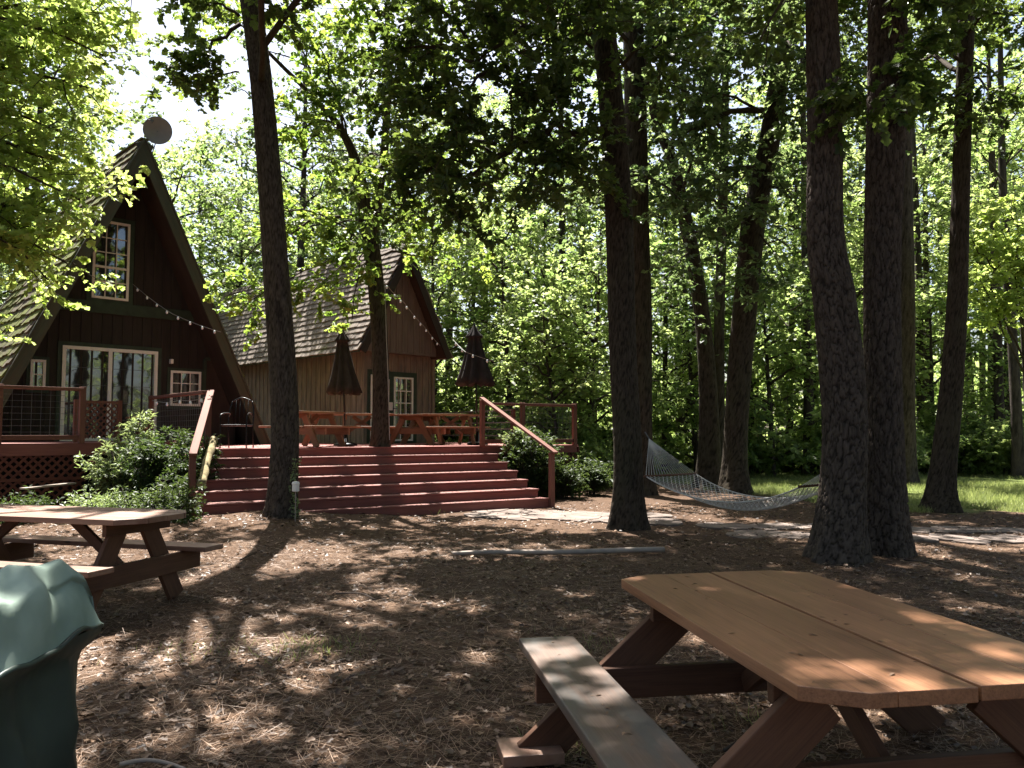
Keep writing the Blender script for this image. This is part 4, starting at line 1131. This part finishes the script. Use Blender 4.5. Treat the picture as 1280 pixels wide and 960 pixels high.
# 3: centre pair
g3 = W(784, 660, 12.5)
big_tree('oak_tree', 'front trunk of the centre pair, with the hammock hooked to it', 'tree',
    [(g3.x, 12.5, -.02, .235), tz(784, 560, 12.5, .215), tz(779, 440, 12.5, .20), tz(775, 300, 12.5, .20), tz(769, 200, 12.5, .20), tz(757, 60, 12.5, .185), tz(750, -20, 12.5, .18), tz(742, -200, 12.6, .14), tz(736, -380, 12.7, .08)],
    45, 'bark_dark', (.045, .16), .014,
    [(w3(745, 40, 12.5), w3(590, 85, 11.4), .075), (w3(765, 165, 12.5), w3(600, 205, 11.6), .07), (w3(620, 180, 12.0), w3(480, 220, 11.8), .04),
     (w3(600, 70, 12.0), w3(450, 110, 11.8), .04), (w3(748, 0, 12.5), w3(640, -30, 11.0), .06), (w3(700, 60, 12.0), w3(690, 130, 11.2), .04),
     (w3(700, 150, 12.2), w3(660, 250, 11.5), .03), (w3(760, 100, 12.5), w3(820, 60, 11.5), .04), (w3(640, 190, 12), w3(560, 260, 11.6), .03), (w3(590, 60, 12), w3(545, 10, 11.6), .03),
     (w3(742, 20, 12.4), w3(700, 20, 10.5), .03), (w3(600, 80, 11.6), w3(500, 60, 11.4), .03), (w3(620, 90, 11.6), w3(555, 140, 11.2), .03), (w3(620, 60, 11.8), w3(600, 10, 11.2), .03), (w3(620, 195, 12), w3(530, 190, 11.4), .03), (w3(640, 190, 12), w3(640, 110, 11.4), .03), (w3(740, 60, 12.4), w3(660, 60, 11), .03), (w3(590, 205, 12), w3(500, 260, 11.6), .02), (w3(765, 165, 12.5), w3(700, 210, 11.6), .03), (w3(700, 150, 12.2), w3(720, 230, 11.8), .02)],
    high=(22, 6.4, 8.6, 14.5), crown_kw=dict(sub=7, subL=1.15, tw=7, twL=.45), leafsize=.115)
g4 = W(802, 612, 19.5)
big_tree('oak_tree', 'back trunk of the centre pair, standing close behind the front one', 'tree',
    [(g4.x, 19.5, -.02, .30), tz(801, 520, 19.5, .27), tz(800, 380, 19.5, .27), tz(795, 200, 19.5, .27), tz(792, 60, 19.5, .26), tz(790, -40, 19.5, .25), tz(788, -200, 19.5, .2), tz(786, -330, 19.5, .12)],
    46, 'bark_dark', (.06, .2), .016,
    [(w3(794, 130, 19.5), w3(860, 60, 18.5), .07), (w3(792, 60, 19.5), w3(700, 20, 18.5), .07), (w3(795, 220, 19.5), w3(850, 250, 18.6), .05), (w3(795, 200, 19.5), w3(720, 260, 18.8), .05), (w3(790, 20, 19.5), w3(870, -20, 18), .07)],
    leafmat='leaf_mid', high=(14, 6, 11.5, 19), crown_kw=dict(sub=7, subL=1.7, tw=7, twL=.6), leafsize=.14, shape='rh', rows=200, seg=56)
# 4, 5: big right pines
g5 = W(1045, 700, 9.4)
big_tree('pine_tree', 'thick curving pine trunk nearest the camera on the right, in front of the hammock', 'tree',
    [(g5.x, 9.4, -.02, .27), tz(1052, 640, 9.4, .255), tz(1057, 550, 9.4, .25), tz(1052, 460, 9.4, .25), tz(1042, 370, 9.4, .235), tz(1031, 290, 9.4, .20), tz(1030, 150, 9.4, .185), tz(1027, 0, 9.4, .165), tz(1022, -150, 9.5, .15), tz(1018, -400, 9.6, .12), tz(1015, -620, 9.7, .07)],
    57, 'bark_pine', (.06, .17), .024,
    [(w3(1026, -30, 9.4), w3(950, 50, 8.8), .03, dict(sub=4, subL=.6, tw=4)), (w3(1030, 120, 9.4), w3(1075, 130, 8.8), .02, dict(sub=4, subL=.6))],
    high=(26, 6, 7.6, 12.5, -.6), leafsize=.115, crown_kw=dict(twL=.4), rows=620, seg=130)
g6 = W(1105, 690, 10.0)
big_tree('pine_tree', 'straight thick pine trunk directly right of the curving pine', 'tree',
    [(g6.x, 10.0, -.02, .245), tz(1106, 620, 10, .235), tz(1104, 450, 10, .222), tz(1104, 300, 10, .212), tz(1108, 120, 10, .22), tz(1108, 0, 10, .21), tz(1108, -150, 10, .19), tz(1106, -420, 10.1, .14), tz(1104, -650, 10.2, .08)],
    58, 'bark_pine', (.06, .17), .024,
    [(w3(1108, 100, 10), w3(1150, 90, 9.4), .02, dict(sub=4, subL=.6)), (w3(1108, 20, 10), w3(1160, 0, 9.2), .03, dict(sub=5, subL=.8))],
    high=(24, 6, 7.6, 12.5, -.6), leafsize=.115, crown_kw=dict(twL=.4), rows=620, seg=130)
g7 = W(1131, 603, 23)
big_tree('pine_tree', 'reddish brown trunk just behind the right edge of the straight thick pine', 'tree',
    [(g7.x, 23, -.02, .29), tz(1131, 500, 23, .27), tz(1130, 300, 23, .26), tz(1128, 100, 23, .25), tz(1126, -20, 23, .24), tz(1125, -200, 23, .15)],
    59, 'bark_pine', PB, .015, [(w3(1128, 60, 23), w3(1190, 20, 22), .06), (w3(1128, 120, 23), w3(1080, 80, 22), .06), (w3(1128, 40, 23), w3(1060, 0, 22), .06)], high=(8, 4, 13, 18),
    crown_kw=dict(subL=1.8, twL=.7), leafsize=.15, shape='rh', rows=120, seg=40)
g8 = W(1175, 638, 15.2)
big_tree('pine_tree', 'slender pine leaning right on the edge of the sunlit grass', 'tree',
    [(g8.x, 15.2, -.02, .27), tz(1178, 600, 15.2, .225), tz(1189, 480, 15.2, .19), tz(1197, 360, 15.2, .165), tz(1202, 220, 15.2, .155), tz(1206, 80, 15.2, .15), tz(1209, -20, 15.2, .14), tz(1212, -160, 15.2, .11), tz(1215, -300, 15.2, .06)],
    60, 'bark_dark', (.06, .14), .012,
    [(w3(1206, 80, 15.2), w3(1130, 70, 14), .04), (w3(1206, 50, 15.2), w3(1270, 20, 14), .04), (w3(1204, 120, 15.2), w3(1160, 130, 14.4), .03), (w3(1208, 10, 15.2), w3(1130, -10, 13.6), .05), (w3(1208, 0, 15.2), w3(1240, -30, 13), .05), (w3(1205, 100, 15.2), w3(1240, 130, 14.6), .03)],
    high=(18, 5, 8.6, 14), crown_kw=dict(subL=1.1, twL=.45), leafsize=.12, rows=220)
# 6: oak pair behind the hammock
g9 = W(919, 614, 19.8)
big_tree('oak_tree', 'dark oak leaning right behind the middle of the hammock', 'tree',
    [(g9.x, 19.8, -.02, .34), tz(920, 560, 19.8, .30), tz(925, 460, 19.8, .29), tz(932, 370, 19.8, .28), tz(943, 270, 19.8, .28), tz(960, 190, 19.8, .26), tz(972, 110, 19.8, .25), tz(985, 30, 19.8, .2), tz(990, -60, 19.8, .17), tz(1000, -200, 19.8, .1)],
    71, 'bark_dark', (.06, .2), .014,
    [(w3(968, 140, 19.8), w3(840, 180, 18.5), .09), (w3(955, 210, 19.8), w3(880, 240, 18.5), .07), (w3(972, 110, 19.8), w3(900, 60, 18.0), .08), (w3(980, 60, 19.8), w3(1010, 80, 18.5), .07), (w3(950, 230, 19.8), w3(1000, 260, 18.8), .05),
     (w3(985, 30, 19.8), w3(930, -10, 18), .07), (w3(945, 260, 19.8), w3(900, 330, 18.9), .04), (w3(940, 290, 19.8), w3(980, 350, 19), .03), (w3(900, 160, 19), w3(830, 100, 18), .05), (w3(978, 80, 19.8), w3(1060, 180, 18.6), .05), (w3(975, 90, 19.8), w3(880, 20, 18), .05), (w3(965, 150, 19.8), w3(870, 120, 17.8), .05), (w3(965, 150, 19.8), w3(1005, 150, 18.2), .05), (w3(984, 40, 19.8), w3(1000, 20, 18.2), .05), (w3(984, 30, 19.8), w3(1070, 60, 18.5), .05), (w3(984, 30, 19.8), w3(1150, 120, 19), .05)],
    leafmat='leaf_mid', high=(12, 5.5, 11, 17), crown_kw=dict(sub=8, subL=1.7, tw=7, twL=.6), leafsize=.14, shape='rh', rows=220, seg=56)
g10 = W(888, 606, 21.5)
big_tree('oak_tree', 'dark oak leaning left beside the right-leaning oak', 'tree',
    [(g10.x, 21.5, -.02, .32), tz(886, 520, 21.5, .25), tz(880, 420, 21.5, .22), tz(868, 330, 21.5, .20), tz(854, 260, 21.5, .19), tz(838, 195, 21.5, .15), tz(820, 150, 21.5, .13), tz(806, 60, 21.5, .1)],
    72, 'bark_dark', (.06, .2), .012,
    [(w3(850, 250, 21.5), w3(890, 180, 20), .06), (w3(838, 195, 21.5), w3(880, 110, 20), .06), (w3(865, 310, 21.5), w3(830, 350, 20.5), .04), (w3(860, 290, 21.5), w3(920, 300, 20.5), .04), (w3(820, 150, 21.5), w3(840, 40, 20), .06), (w3(854, 260, 21.5), w3(800, 260, 20.5), .05)],
    leafmat='leaf_mid', high=(6, 4, 11, 15), crown_kw=dict(sub=8, subL=1.7, tw=7, twL=.6), leafsize=.14, shape='rh', rows=160, seg=40)
g11 = W(899, 600, 25)
big_tree('oak_tree', 'thin dark trunk seen between the two leaning oaks', 'tree',
    [(g11.x, 25, -.02, .2), tz(899, 480, 25, .18), tz(900, 360, 25, .16), tz(905, 200, 25, .14), tz(907, 80, 25, .1)], 73, 'bark_dark', (.06, .2), .01,
    [(w3(902, 260, 25), w3(860, 220, 24), .05), (w3(902, 250, 25), w3(950, 200, 24), .05), (w3(905, 150, 25), w3(870, 90, 24), .05)], leafmat='leaf_mid', crown_kw=dict(sub=8, subL=1.9, tw=7, twL=.7), leafsize=.16, shape='rh', rows=80, seg=24)
# 7: sunlit maple reaching in from the left, trunk outside the frame
big_tree('maple_tree', 'bright sunlit maple reaching in from the left over the cabin roof', 'tree',
    [(-9.4, 10.6, 0, .26), (-9.3, 10.7, 2, .22), (-9.2, 10.8, 5, .19), (-9.0, 10.9, 8, .14), (-8.9, 11, 11, .08)], 81, 'bark_dark', (.05, .14), .01,
    [((-9.2, 10.8, 4.6), w3(60, 270, 11.4), .05), ((-9.2, 10.8, 4.2), w3(85, 330, 11.6), .05), ((-9.2, 10.8, 3.9), w3(20, 310, 11.2), .04), ((-9.2, 10.8, 5.2), w3(70, 200, 11.6), .05),
     ((-9.2, 10.8, 5.6), w3(40, 150, 11.0), .05), ((-9.1, 10.8, 6.2), w3(110, 110, 11.5), .06), ((-9.1, 10.8, 6.4), w3(30, 60, 10.8), .05), ((-9.1, 10.8, 7), w3(120, 20, 11.5), .06), ((-9.0, 10.8, 7.6), w3(40, -10, 11), .06),
     ((-9.2, 10.8, 4.8), w3(-30, 240, 11), .05), ((-9.1, 10.8, 7), w3(90, 60, 12.4), .05), ((-9.2, 10.8, 5), w3(10, 220, 12.4), .05), ((-9.0, 10.8, 8), w3(160, -40, 11.8), .05), ((-9.2, 10.8, 4.4), w3(-20, 340, 11.4), .04),
     ((-9.2, 10.8, 4.3), w3(60, 350, 11.0), .03, dict(sub=5, subL=.7)),
     ((-9.1, 10.8, 5.4), w3(100, 250, 11.0), .04), ((-9.1, 10.8, 5.6), w3(110, 180, 12.2), .04), ((-9.1, 10.8, 6.2), w3(60, 110, 12.0), .04), ((-9.1, 10.8, 7), w3(130, 70, 11.0), .04),
     ((-9.1, 10.8, 6.6), w3(0, 120, 12.0), .04), ((-9.1, 10.8, 7.2), w3(20, 20, 12.2), .04), ((-9.1, 10.8, 7.2), w3(90, 0, 10.8), .04), ((-9.1, 10.8, 4.4), w3(40, 330, 12.0), .03), ((-9.1, 10.8, 5), w3(90, 290, 12.0), .03)],
    leafmat='leaf_sun', leafsize=.115, crown_kw=dict(sub=9, subL=1.15, tw=9, twL=.42), rows=100, seg=32, per=8)

big_tree('dogwood_tree', 'pale bright leafed small tree lit by the sun at the right edge', 'tree',
    [(13.6, 21, -.02, .11), (13.55, 21, 2, .09), (13.5, 21, 4, .07), (13.4, 21, 6, .04)], 91, 'bark_far', (.05, .14), .006,
    [((13.5, 21, 3+q*.35), w3(px_, py_, 20.5), .03) for q, (px_, py_) in enumerate([(1225, 350), (1250, 320), (1275, 300), (1235, 270), (1265, 250), (1290, 340), (1215, 300), (1255, 380)])],
    leafmat='leaf_sun', leafsize=.13, shape='rh', crown_kw=dict(sub=8, subL=1.0, tw=7, twL=.5, flat=.2), rows=60, seg=20)
# unseen trees added beside the view so their crowns shade the yard
def shade_tree(x_, y_, h, seed, n, rad, zlo, label, thin=1.0):
    big_tree('oak_tree', label, 'tree', [(x_, y_, -.02, .26), (x_+.1, y_, h*.3, .2), (x_+.15, y_+.1, h*.6, .16), (x_+.1, y_+.1, h*.85, .1), (x_, y_, h, .05)], seed, 'bark_dark', (.06, .2), .01, [], high=(n, rad, zlo, h), leafsize=.16, shape='rh', per=8, rows=60, seg=20, thin=thin)
shade_tree(-7.8, 4.8, 13, 101, 14, 4.6, 6.5, 'unseen oak added outside the left edge to shade the yard')
shade_tree(7.9, 4.6, 13, 102, 12, 4.8, 7.5, 'unseen oak added outside the right edge to shade the yard')
shade_tree(9.8, 9.2, 14, 104, 12, 4.4, 9.3, 'unseen oak added just outside the right edge to shade the ground')

# ================================================================== hammock
hm = empty('rope_hammock', (3.1, 11.1, .45), 'white rope hammock slung between the centre oak and the straight right pine', 'hammock')
B1, B2 = np.array([2.38, 12.0, .86]), np.array([3.95, 10.15, .84]); dv = (B2-B1); dv[2] = 0; dv /= np.linalg.norm(dv); pv = np.array([-dv[1], dv[0], 0])
if pv[1] < 0: pv = -pv
H1, H2 = np.array([2.06, 12.42, 1.50]), np.array([4.38, 9.95, 1.35])
HW = .58
def bed(s, t):
    c = B1+(B2-B1)*s; c = c.copy(); c[2] -= .42*(1-(2*s-1)**2)*(1-.10*t*t)-.0
    w = HW*(1-.10*math.sin(math.pi*s)); return c+pv*w*t+np.array([0, 0, .10*t*t*math.sin(math.pi*s)])
mb = MB(); NS, NT = 30, 15
for k in range(-NS, NS+1):   # two families of diagonals
    for sg in (1, -1):
        pts = []
        for q in range(25):
            t = -1+2*q/24; s = (k+.5)/NS+sg*(t+1)/2*.42+(.0 if sg > 0 else .42)
            if 0 <= s <= 1: pts.append(bed(s, t))
        if len(pts) > 2: mb.tube(pts, .0045, 4, cap=False)
for t in (-1, 1): mb.tube([bed(s, t) for s in np.linspace(0, 1, 30)], .010, 6)
mb.build('net_bed', M['rope'], hm)
for B_, H_, nm in ((B1, H1, 1), (B2, H2, 2)):
    m = MB(); m.tube([B_-pv*(HW+.04), B_+pv*(HW+.04)], .017, 8); m.build('spreader_bar', M['table_leg'], hm, smooth_=True)
    m = MB(); ring_ = H_+(B_-H_)*.16
    for q in range(19): m.tube([ring_, B_+pv*HW*(-1+2*q/18)], .0045, 4, cap=False)
    m.build('suspension_cords', M['rope'], hm)
    m = MB(); m.tube([H_, ring_], .009, 6); m.build('chain', M['steel'], hm)

# ================================================================== shrubs
def shrub(name, label, x_, y_, z0, h, w, n, seed, mat, size, shape='lan', per=10, group=None, cat='shrub', tw=7, lean=(0, 0)):
    root = empty(name, (x_, y_, z0), label, cat, group); sk_ = Skel(seed)
    for q in range(n):
        an = q*2.4+sk_.rg.random(); r_ = w*math.sqrt(sk_.rg.random()); hh = h*(1-.45*(r_/w)**2)*sk_.rg.uniform(.55, 1.0)
        st = (x_+math.cos(an)*r_*.2, y_+math.sin(an)*r_*.2, z0)
        sk_.target(st, (x_+math.cos(an)*r_+lean[0], y_+math.sin(an)*r_+lean[1], z0+hh), .014, sag=.05, sub=5, subL=.32*w+.12, tw=tw, twL=.2+.08*w, t0=.2, flat=.8)
    sk_.wood('stems', M['bark_far'], root, None, 5)
    sk_.leaves('foliage', M[mat], root, parent_off(root), per=per, size=size, shape=shape, upn=.8)
    return root
s1_ = W(205, 600, 13.6)
shrub('leafy_shrub', 'large leafy shrub spilling over between the porch and the stairs', s1_.x, s1_.y, .1, 1.4, .72, 22, 201, 'leaf_shrub', .10)
s1b = W(160, 560, 14.2)
shrub('leafy_shrub', 'pale green shrub with arching stems in front of the sliding door', s1b.x, s1b.y, .15, 1.65, .62, 16, 202, 'leaf_pale', .09)
s1c = W(240, 560, 14.0)
shrub('leafy_shrub', 'small shrub poking through the left deck railing', s1c.x-.2, s1c.y+.4, .3, 1.7, .45, 9, 203, 'leaf_shrub', .09)
s2_ = W(125, 625, 12.4)
shrub('low_shrub', 'low mounded shrub at the foot of the porch steps', s2_.x, s2_.y, .1, .36, .55, 12, 204, 'leaf_pale', .07)
s3_ = W(30, 620, 12.0)
shrub('low_shrub', 'low green plant in front of the porch lattice at the left edge', s3_.x, s3_.y, .08, .34, .42, 10, 205, 'leaf_shrub', .07)
s3b = W(215, 640, 12.2)
shrub('low_shrub', 'dark ground-hugging shrub left of the bottom handrail post', s3b.x-.1, s3b.y, .1, .5, .6, 14, 206, 'leaf_shrub', .07)
p_ = E(.62, .55); shrub('leafy_shrub', 'dark bushy shrub beside the right handrail of the stairs', p_.x, p_.y, 0, 1.6, .62, 26, 207, 'leaf_shrub', .10)
p_ = E(1.2, .9); shrub('leafy_shrub', 'rounded shrub below the right deck railing', p_.x, p_.y, 0, .85, .5, 12, 208, 'leaf_shrub', .09)
p_ = E(2.4, .4); shrub('leafy_shrub', 'dark shrub at the far right corner of the deck', p_.x, p_.y, 0, .95, .5, 12, 209, 'leaf_shrub', .10)
p_ = E(.45, .25); shrub('potted_fern', 'bright yellow-green plant just right of the top stair post', p_.x, p_.y, ZD-.1, .5, .2, 5, 210, 'leaf_pale', .09, cat='plant')
# ivy climbing the leaning pine
iv = empty('ivy_vine', (g1.x+.22, 12.5, 0), 'variegated ivy climbing the right side of the leaning pine', 'ivy')
P = []; 
for q in range(230):
    z = .05+NR.random()**1.2*1.0; P.append((g1.x+.235+NR.normal(0, .03)+.02*math.sin(z*7), 12.55+NR.normal(0, .05), z+.03))
P = np.array(P); D = NR.normal(0, 1, P.shape); D[:, 2] -= .6; Nn = NR.normal(0, .5, P.shape)+np.array([.6, -.8, .3])
leaf_obj('foliage', P, D, Nn, NR.uniform(.03, .06, len(P)), M['leaf_pale'], iv, parent_off(iv), 'rh')
m = MB(); m.tube([(g1.x+.235+.02*math.sin(z*7), 12.55, z) for z in np.linspace(0, 1.05, 16)], .006, 5); m.build('stem', M['bark_far'], iv)

# ================================================================== woodland behind: copies of six kinds of tree
def proto_tree(seed, h, z0, rad, n, mat, size, per, r=.14, lean=.3, form='round'):
    root = empty('broadleaf_tree', (0, 0, 0), 'x', 'tree'); rg = np.random.default_rng(seed)
    lx, ly = rg.normal(0, lean, 2)
    pts = [(0, 0, -.1, r*1.2), (lx*.2, ly*.2, h*.25, r), (lx*.6, ly*.6, h*.5, r*.8), (lx, ly, h*.75, r*.5), (lx*1.1, ly*1.1, h*.97, r*.15)]
    trunk(pts, seed, M['bark_far'], root, 14, 36, .006, (.08, .2), .3)
    sk_ = Skel(seed)
    for q in range(n):
        t = (q+rg.random())/n; z = z0+(h-z0)*t
        if form == 'round': rr_ = rad*math.sqrt(max(.05, 1-(2*t-1.0)**2*.85))
        else: rr_ = rad*(1-.75*t)
        rr_ *= rg.uniform(.55, 1.05); an = q*2.4+rg.random()*.8
        f = min(1, max(0, (z-1.0)/h)); st = (lx*f, ly*f, max(.5, z-rr_*.35))
        sk_.target(st, (lx*f+math.cos(an)*rr_, ly*f+math.sin(an)*rr_, z), .05, sag=.08, sub=6, subL=rad*.42, tw=6, twL=.65)
    sk_.wood('limbs', M['bark_far'], root, None, 4)
    sk_.leaves('crown', M[mat], root, None, per=per, size=size, shape='rh', upn=.8)
    return root
protos = [proto_tree(301, 15, 3.5, 4.2, 26, 'leaf_far', .19, 8), proto_tree(302, 19, 6, 4.6, 26, 'leaf_mid', .21, 8, r=.2),
          proto_tree(303, 11, 1.6, 3.4, 22, 'leaf_far', .16, 9, r=.1), proto_tree(304, 22, 10, 4.4, 26, 'leaf_far', .19, 8, r=.22),
          proto_tree(305, 7, .5, 2.6, 22, 'leaf_far', .16, 9, r=.07)]
shp = [shrub('woodland_shrub', 'x', 0, 0, 0, 2.6, 1.7, 24, 311, 'leaf_far', .17, 'rh', 9), shrub('woodland_shrub', 'x', 0, 0, 0, 1.5, 1.3, 16, 312, 'leaf_far', .14, 'rh', 9)]
used = set()
def put(pi, x_, y_, sc_, seed, lab, grp, lst=protos):
    p = lst[pi]; key = (id(lst), pi)
    o = copy_tree(p) if key in used else p
    used.add(key); o.location = (x_, y_, gz(x_, y_)-.02); o.rotation_euler = (0, 0, seed*1.7); o.scale = (sc_, sc_, sc_*(.92+.16*((seed*.37) % 1)))
    tag(o, lab, None, grp)
def zone(px):
    if px < 0: return None
    if px < 330: return 'the A-frame cabin'
    if px < 560: return 'the cottage'
    if px < 760: return 'the deck railing'
    if px < 1000: return 'the hammock and the oaks'
    return 'the sunlit grass'
KIND = ['medium leafy tree', 'tall leafy tree', 'low branching leafy tree', 'very tall high crowned tree', 'young leafy sapling']
KS = ['big green bush', 'small green bush']
rg = random.Random(77)
def place(pi, px, d, sc_, lst=protos):
    x_ = (px-640)/1000*d; sd_ = rg.randrange(1000)
    zn = zone(px)
    k = (KS if lst is shp else KIND)[pi]
    dist = 'near the front of' if d < 30 else ('in' if d < 42 else 'deep in')
    if zn: lab = f'{k} {dist} the wood behind {zn}'
    else: lab = f'{k} in the wood outside the left edge'
    put(pi, x_, d, sc_, sd_, lab, 'group: '+lab if False else lab.replace('tree', 'trees').replace('bush', 'bushes').replace('sapling', 'saplings'), lst)
# hand-placed rows (photo column, depth)
for px, d, k, s in [(30, 27, 1, .9), (90, 33, 0, 1), (215, 30, 2, 1.1), (255, 36, 0, .95), (290, 31, 2, 1.0), (345, 33, 2, 1.1), (400, 36, 0, .95), (370, 29, 1, .8), (500, 31, 1, .85), (300, 38, 1, .8),
                    (440, 32, 2, 1.1), (545, 27, 2, .85), (585, 30, 2, 1.0), (560, 38, 1, .9), (640, 27, 4, 1.1), (655, 33, 0, .95), (690, 29, 2, .95), (730, 34, 1, .9), (735, 25, 4, 1.1),
                    (700, 23.5, 4, .8), (830, 29, 2, 1.0), (850, 35, 1, .9), (870, 27, 4, 1.1), (940, 31, 2, 1.1), (965, 27, 4, 1.1), (985, 34, 0, 1.0), (1020, 30, 2, 1.0),
                    (1060, 36, 1, .9), (1090, 30, 4, 1.2), (1160, 38, 1, .9), (1165, 31, 4, 1.1), (1240, 34, 3, .8), (1255, 31, 2, .9), (1300, 36, 1, .9), (1210, 44, 3, .9), (1340, 30, 0, 1), (-40, 30, 0, 1), (-120, 26, 1, 1), (-220, 22, 0, 1)]:
    place(k, px, d, s)
for q in range(22):
    px = -150+q*68+rg.uniform(-14, 14); d = rg.uniform(40, 56)
    if 120 < px < 330: place(rg.choice([0, 2, 2]), px, d, rg.uniform(.75, .95))
    elif px > 1130: 
        if q % 2: place(rg.choice([3, 3, 1]), px, d, rg.uniform(.8, 1))
    else: place(rg.choice([0, 1, 3, 1]), px, d, rg.uniform(.8, 1.05))
for q in range(40):
    px = 520+q*21+rg.uniform(-9, 9); d = rg.uniform(26, 34) if px > 740 else rg.uniform(25, 30)
    if px > 1120: d = rg.uniform(27, 33)
    place(rg.choice([0, 1]), px, d, rg.uniform(.6, 1.0), shp)
for px, d, s in [(705, 21.5, .55), (735, 22.5, .6), (760, 24, .7), (655, 22.5, .6), (620, 24.5, .75), (580, 26, .9), (548, 26.5, .9)]: place(0, px, d, s, shp)
# thin bare trunks in the far right wood
tr = None
for q, (px, d) in enumerate([(1248, 29), (1270, 26), (1215, 36), (1152, 33), (1228, 40), (1180, 42), (1085, 38), (655, 36), (703, 30), (1262, 38), (1010, 28), (860, 33)]):
    if tr is None:
        tr = empty('slim_trunk_tree', (0, 0, 0), 'x', 'tree'); trunk([(0, 0, -.1, .2), (.05, 0, 4, .15), (.15, .1, 9, .13), (.1, 0, 16, .06)], 401, M['bark_far'], tr, 16, 60, .01, (.08, .2), .3)
        sk_ = Skel(402)
        for a_ in range(9): sk_.target((.1, 0, 9+a_*.7), (math.cos(a_*2.4)*2.2, math.sin(a_*2.4)*2.2, 10+a_*.75), .04, sub=5, subL=.9, tw=5, twL=.6)
        sk_.wood('limbs', M['bark_far'], tr, None, 4); sk_.leaves('crown', M['leaf_far'], tr, None, per=9, size=.18)
        o = tr
    else: o = copy_tree(tr)
    x_ = (px-640)/1000*d; o.location = (x_, d, gz(x_, d)); o.rotation_euler = (0, 0, q*1.3); lab = f'slim bare-trunked tree standing behind {zone(px)}'
    tag(o, lab, None, lab.replace('tree', 'trees'))
# trees to the right and behind, reflected in the cabin glass
for q, (x_, y_, k) in enumerate([(17, 8, 2), (23, -1, 2), (19, -8, 1), (26, -4, 3), (30, 8, 1), (8, -12, 0), (-6, -9, 1), (-15, 2, 0), (20, -14, 1)]):
    put(k, x_, y_, .9, q+5, 'leafy tree outside the frame on the side of the yard', 'leafy trees outside the frame')
# far wood mass
n = 70000; th = NR.uniform(R(12), R(168), n); rr_ = NR.uniform(60, 78, n); zt = 8+2.5*np.sin(th*17)+2*np.sin(th*41+1)
zt = np.where((np.cos(th)*1000/np.sin(th)+640 > 1150), 7.0, zt)
z = zt*NR.random(n)**.8
P = np.stack([np.cos(th)*rr_, np.sin(th)*rr_, z], 1)
tag(leaf_obj('far_woodland', P, NR.normal(0, 1, P.shape), NR.normal(0, 1, P.shape), NR.uniform(.35, .75, n), M['leaf_far']),
    'distant green woodland closing the view behind all the trees', 'woodland', kind='stuff')
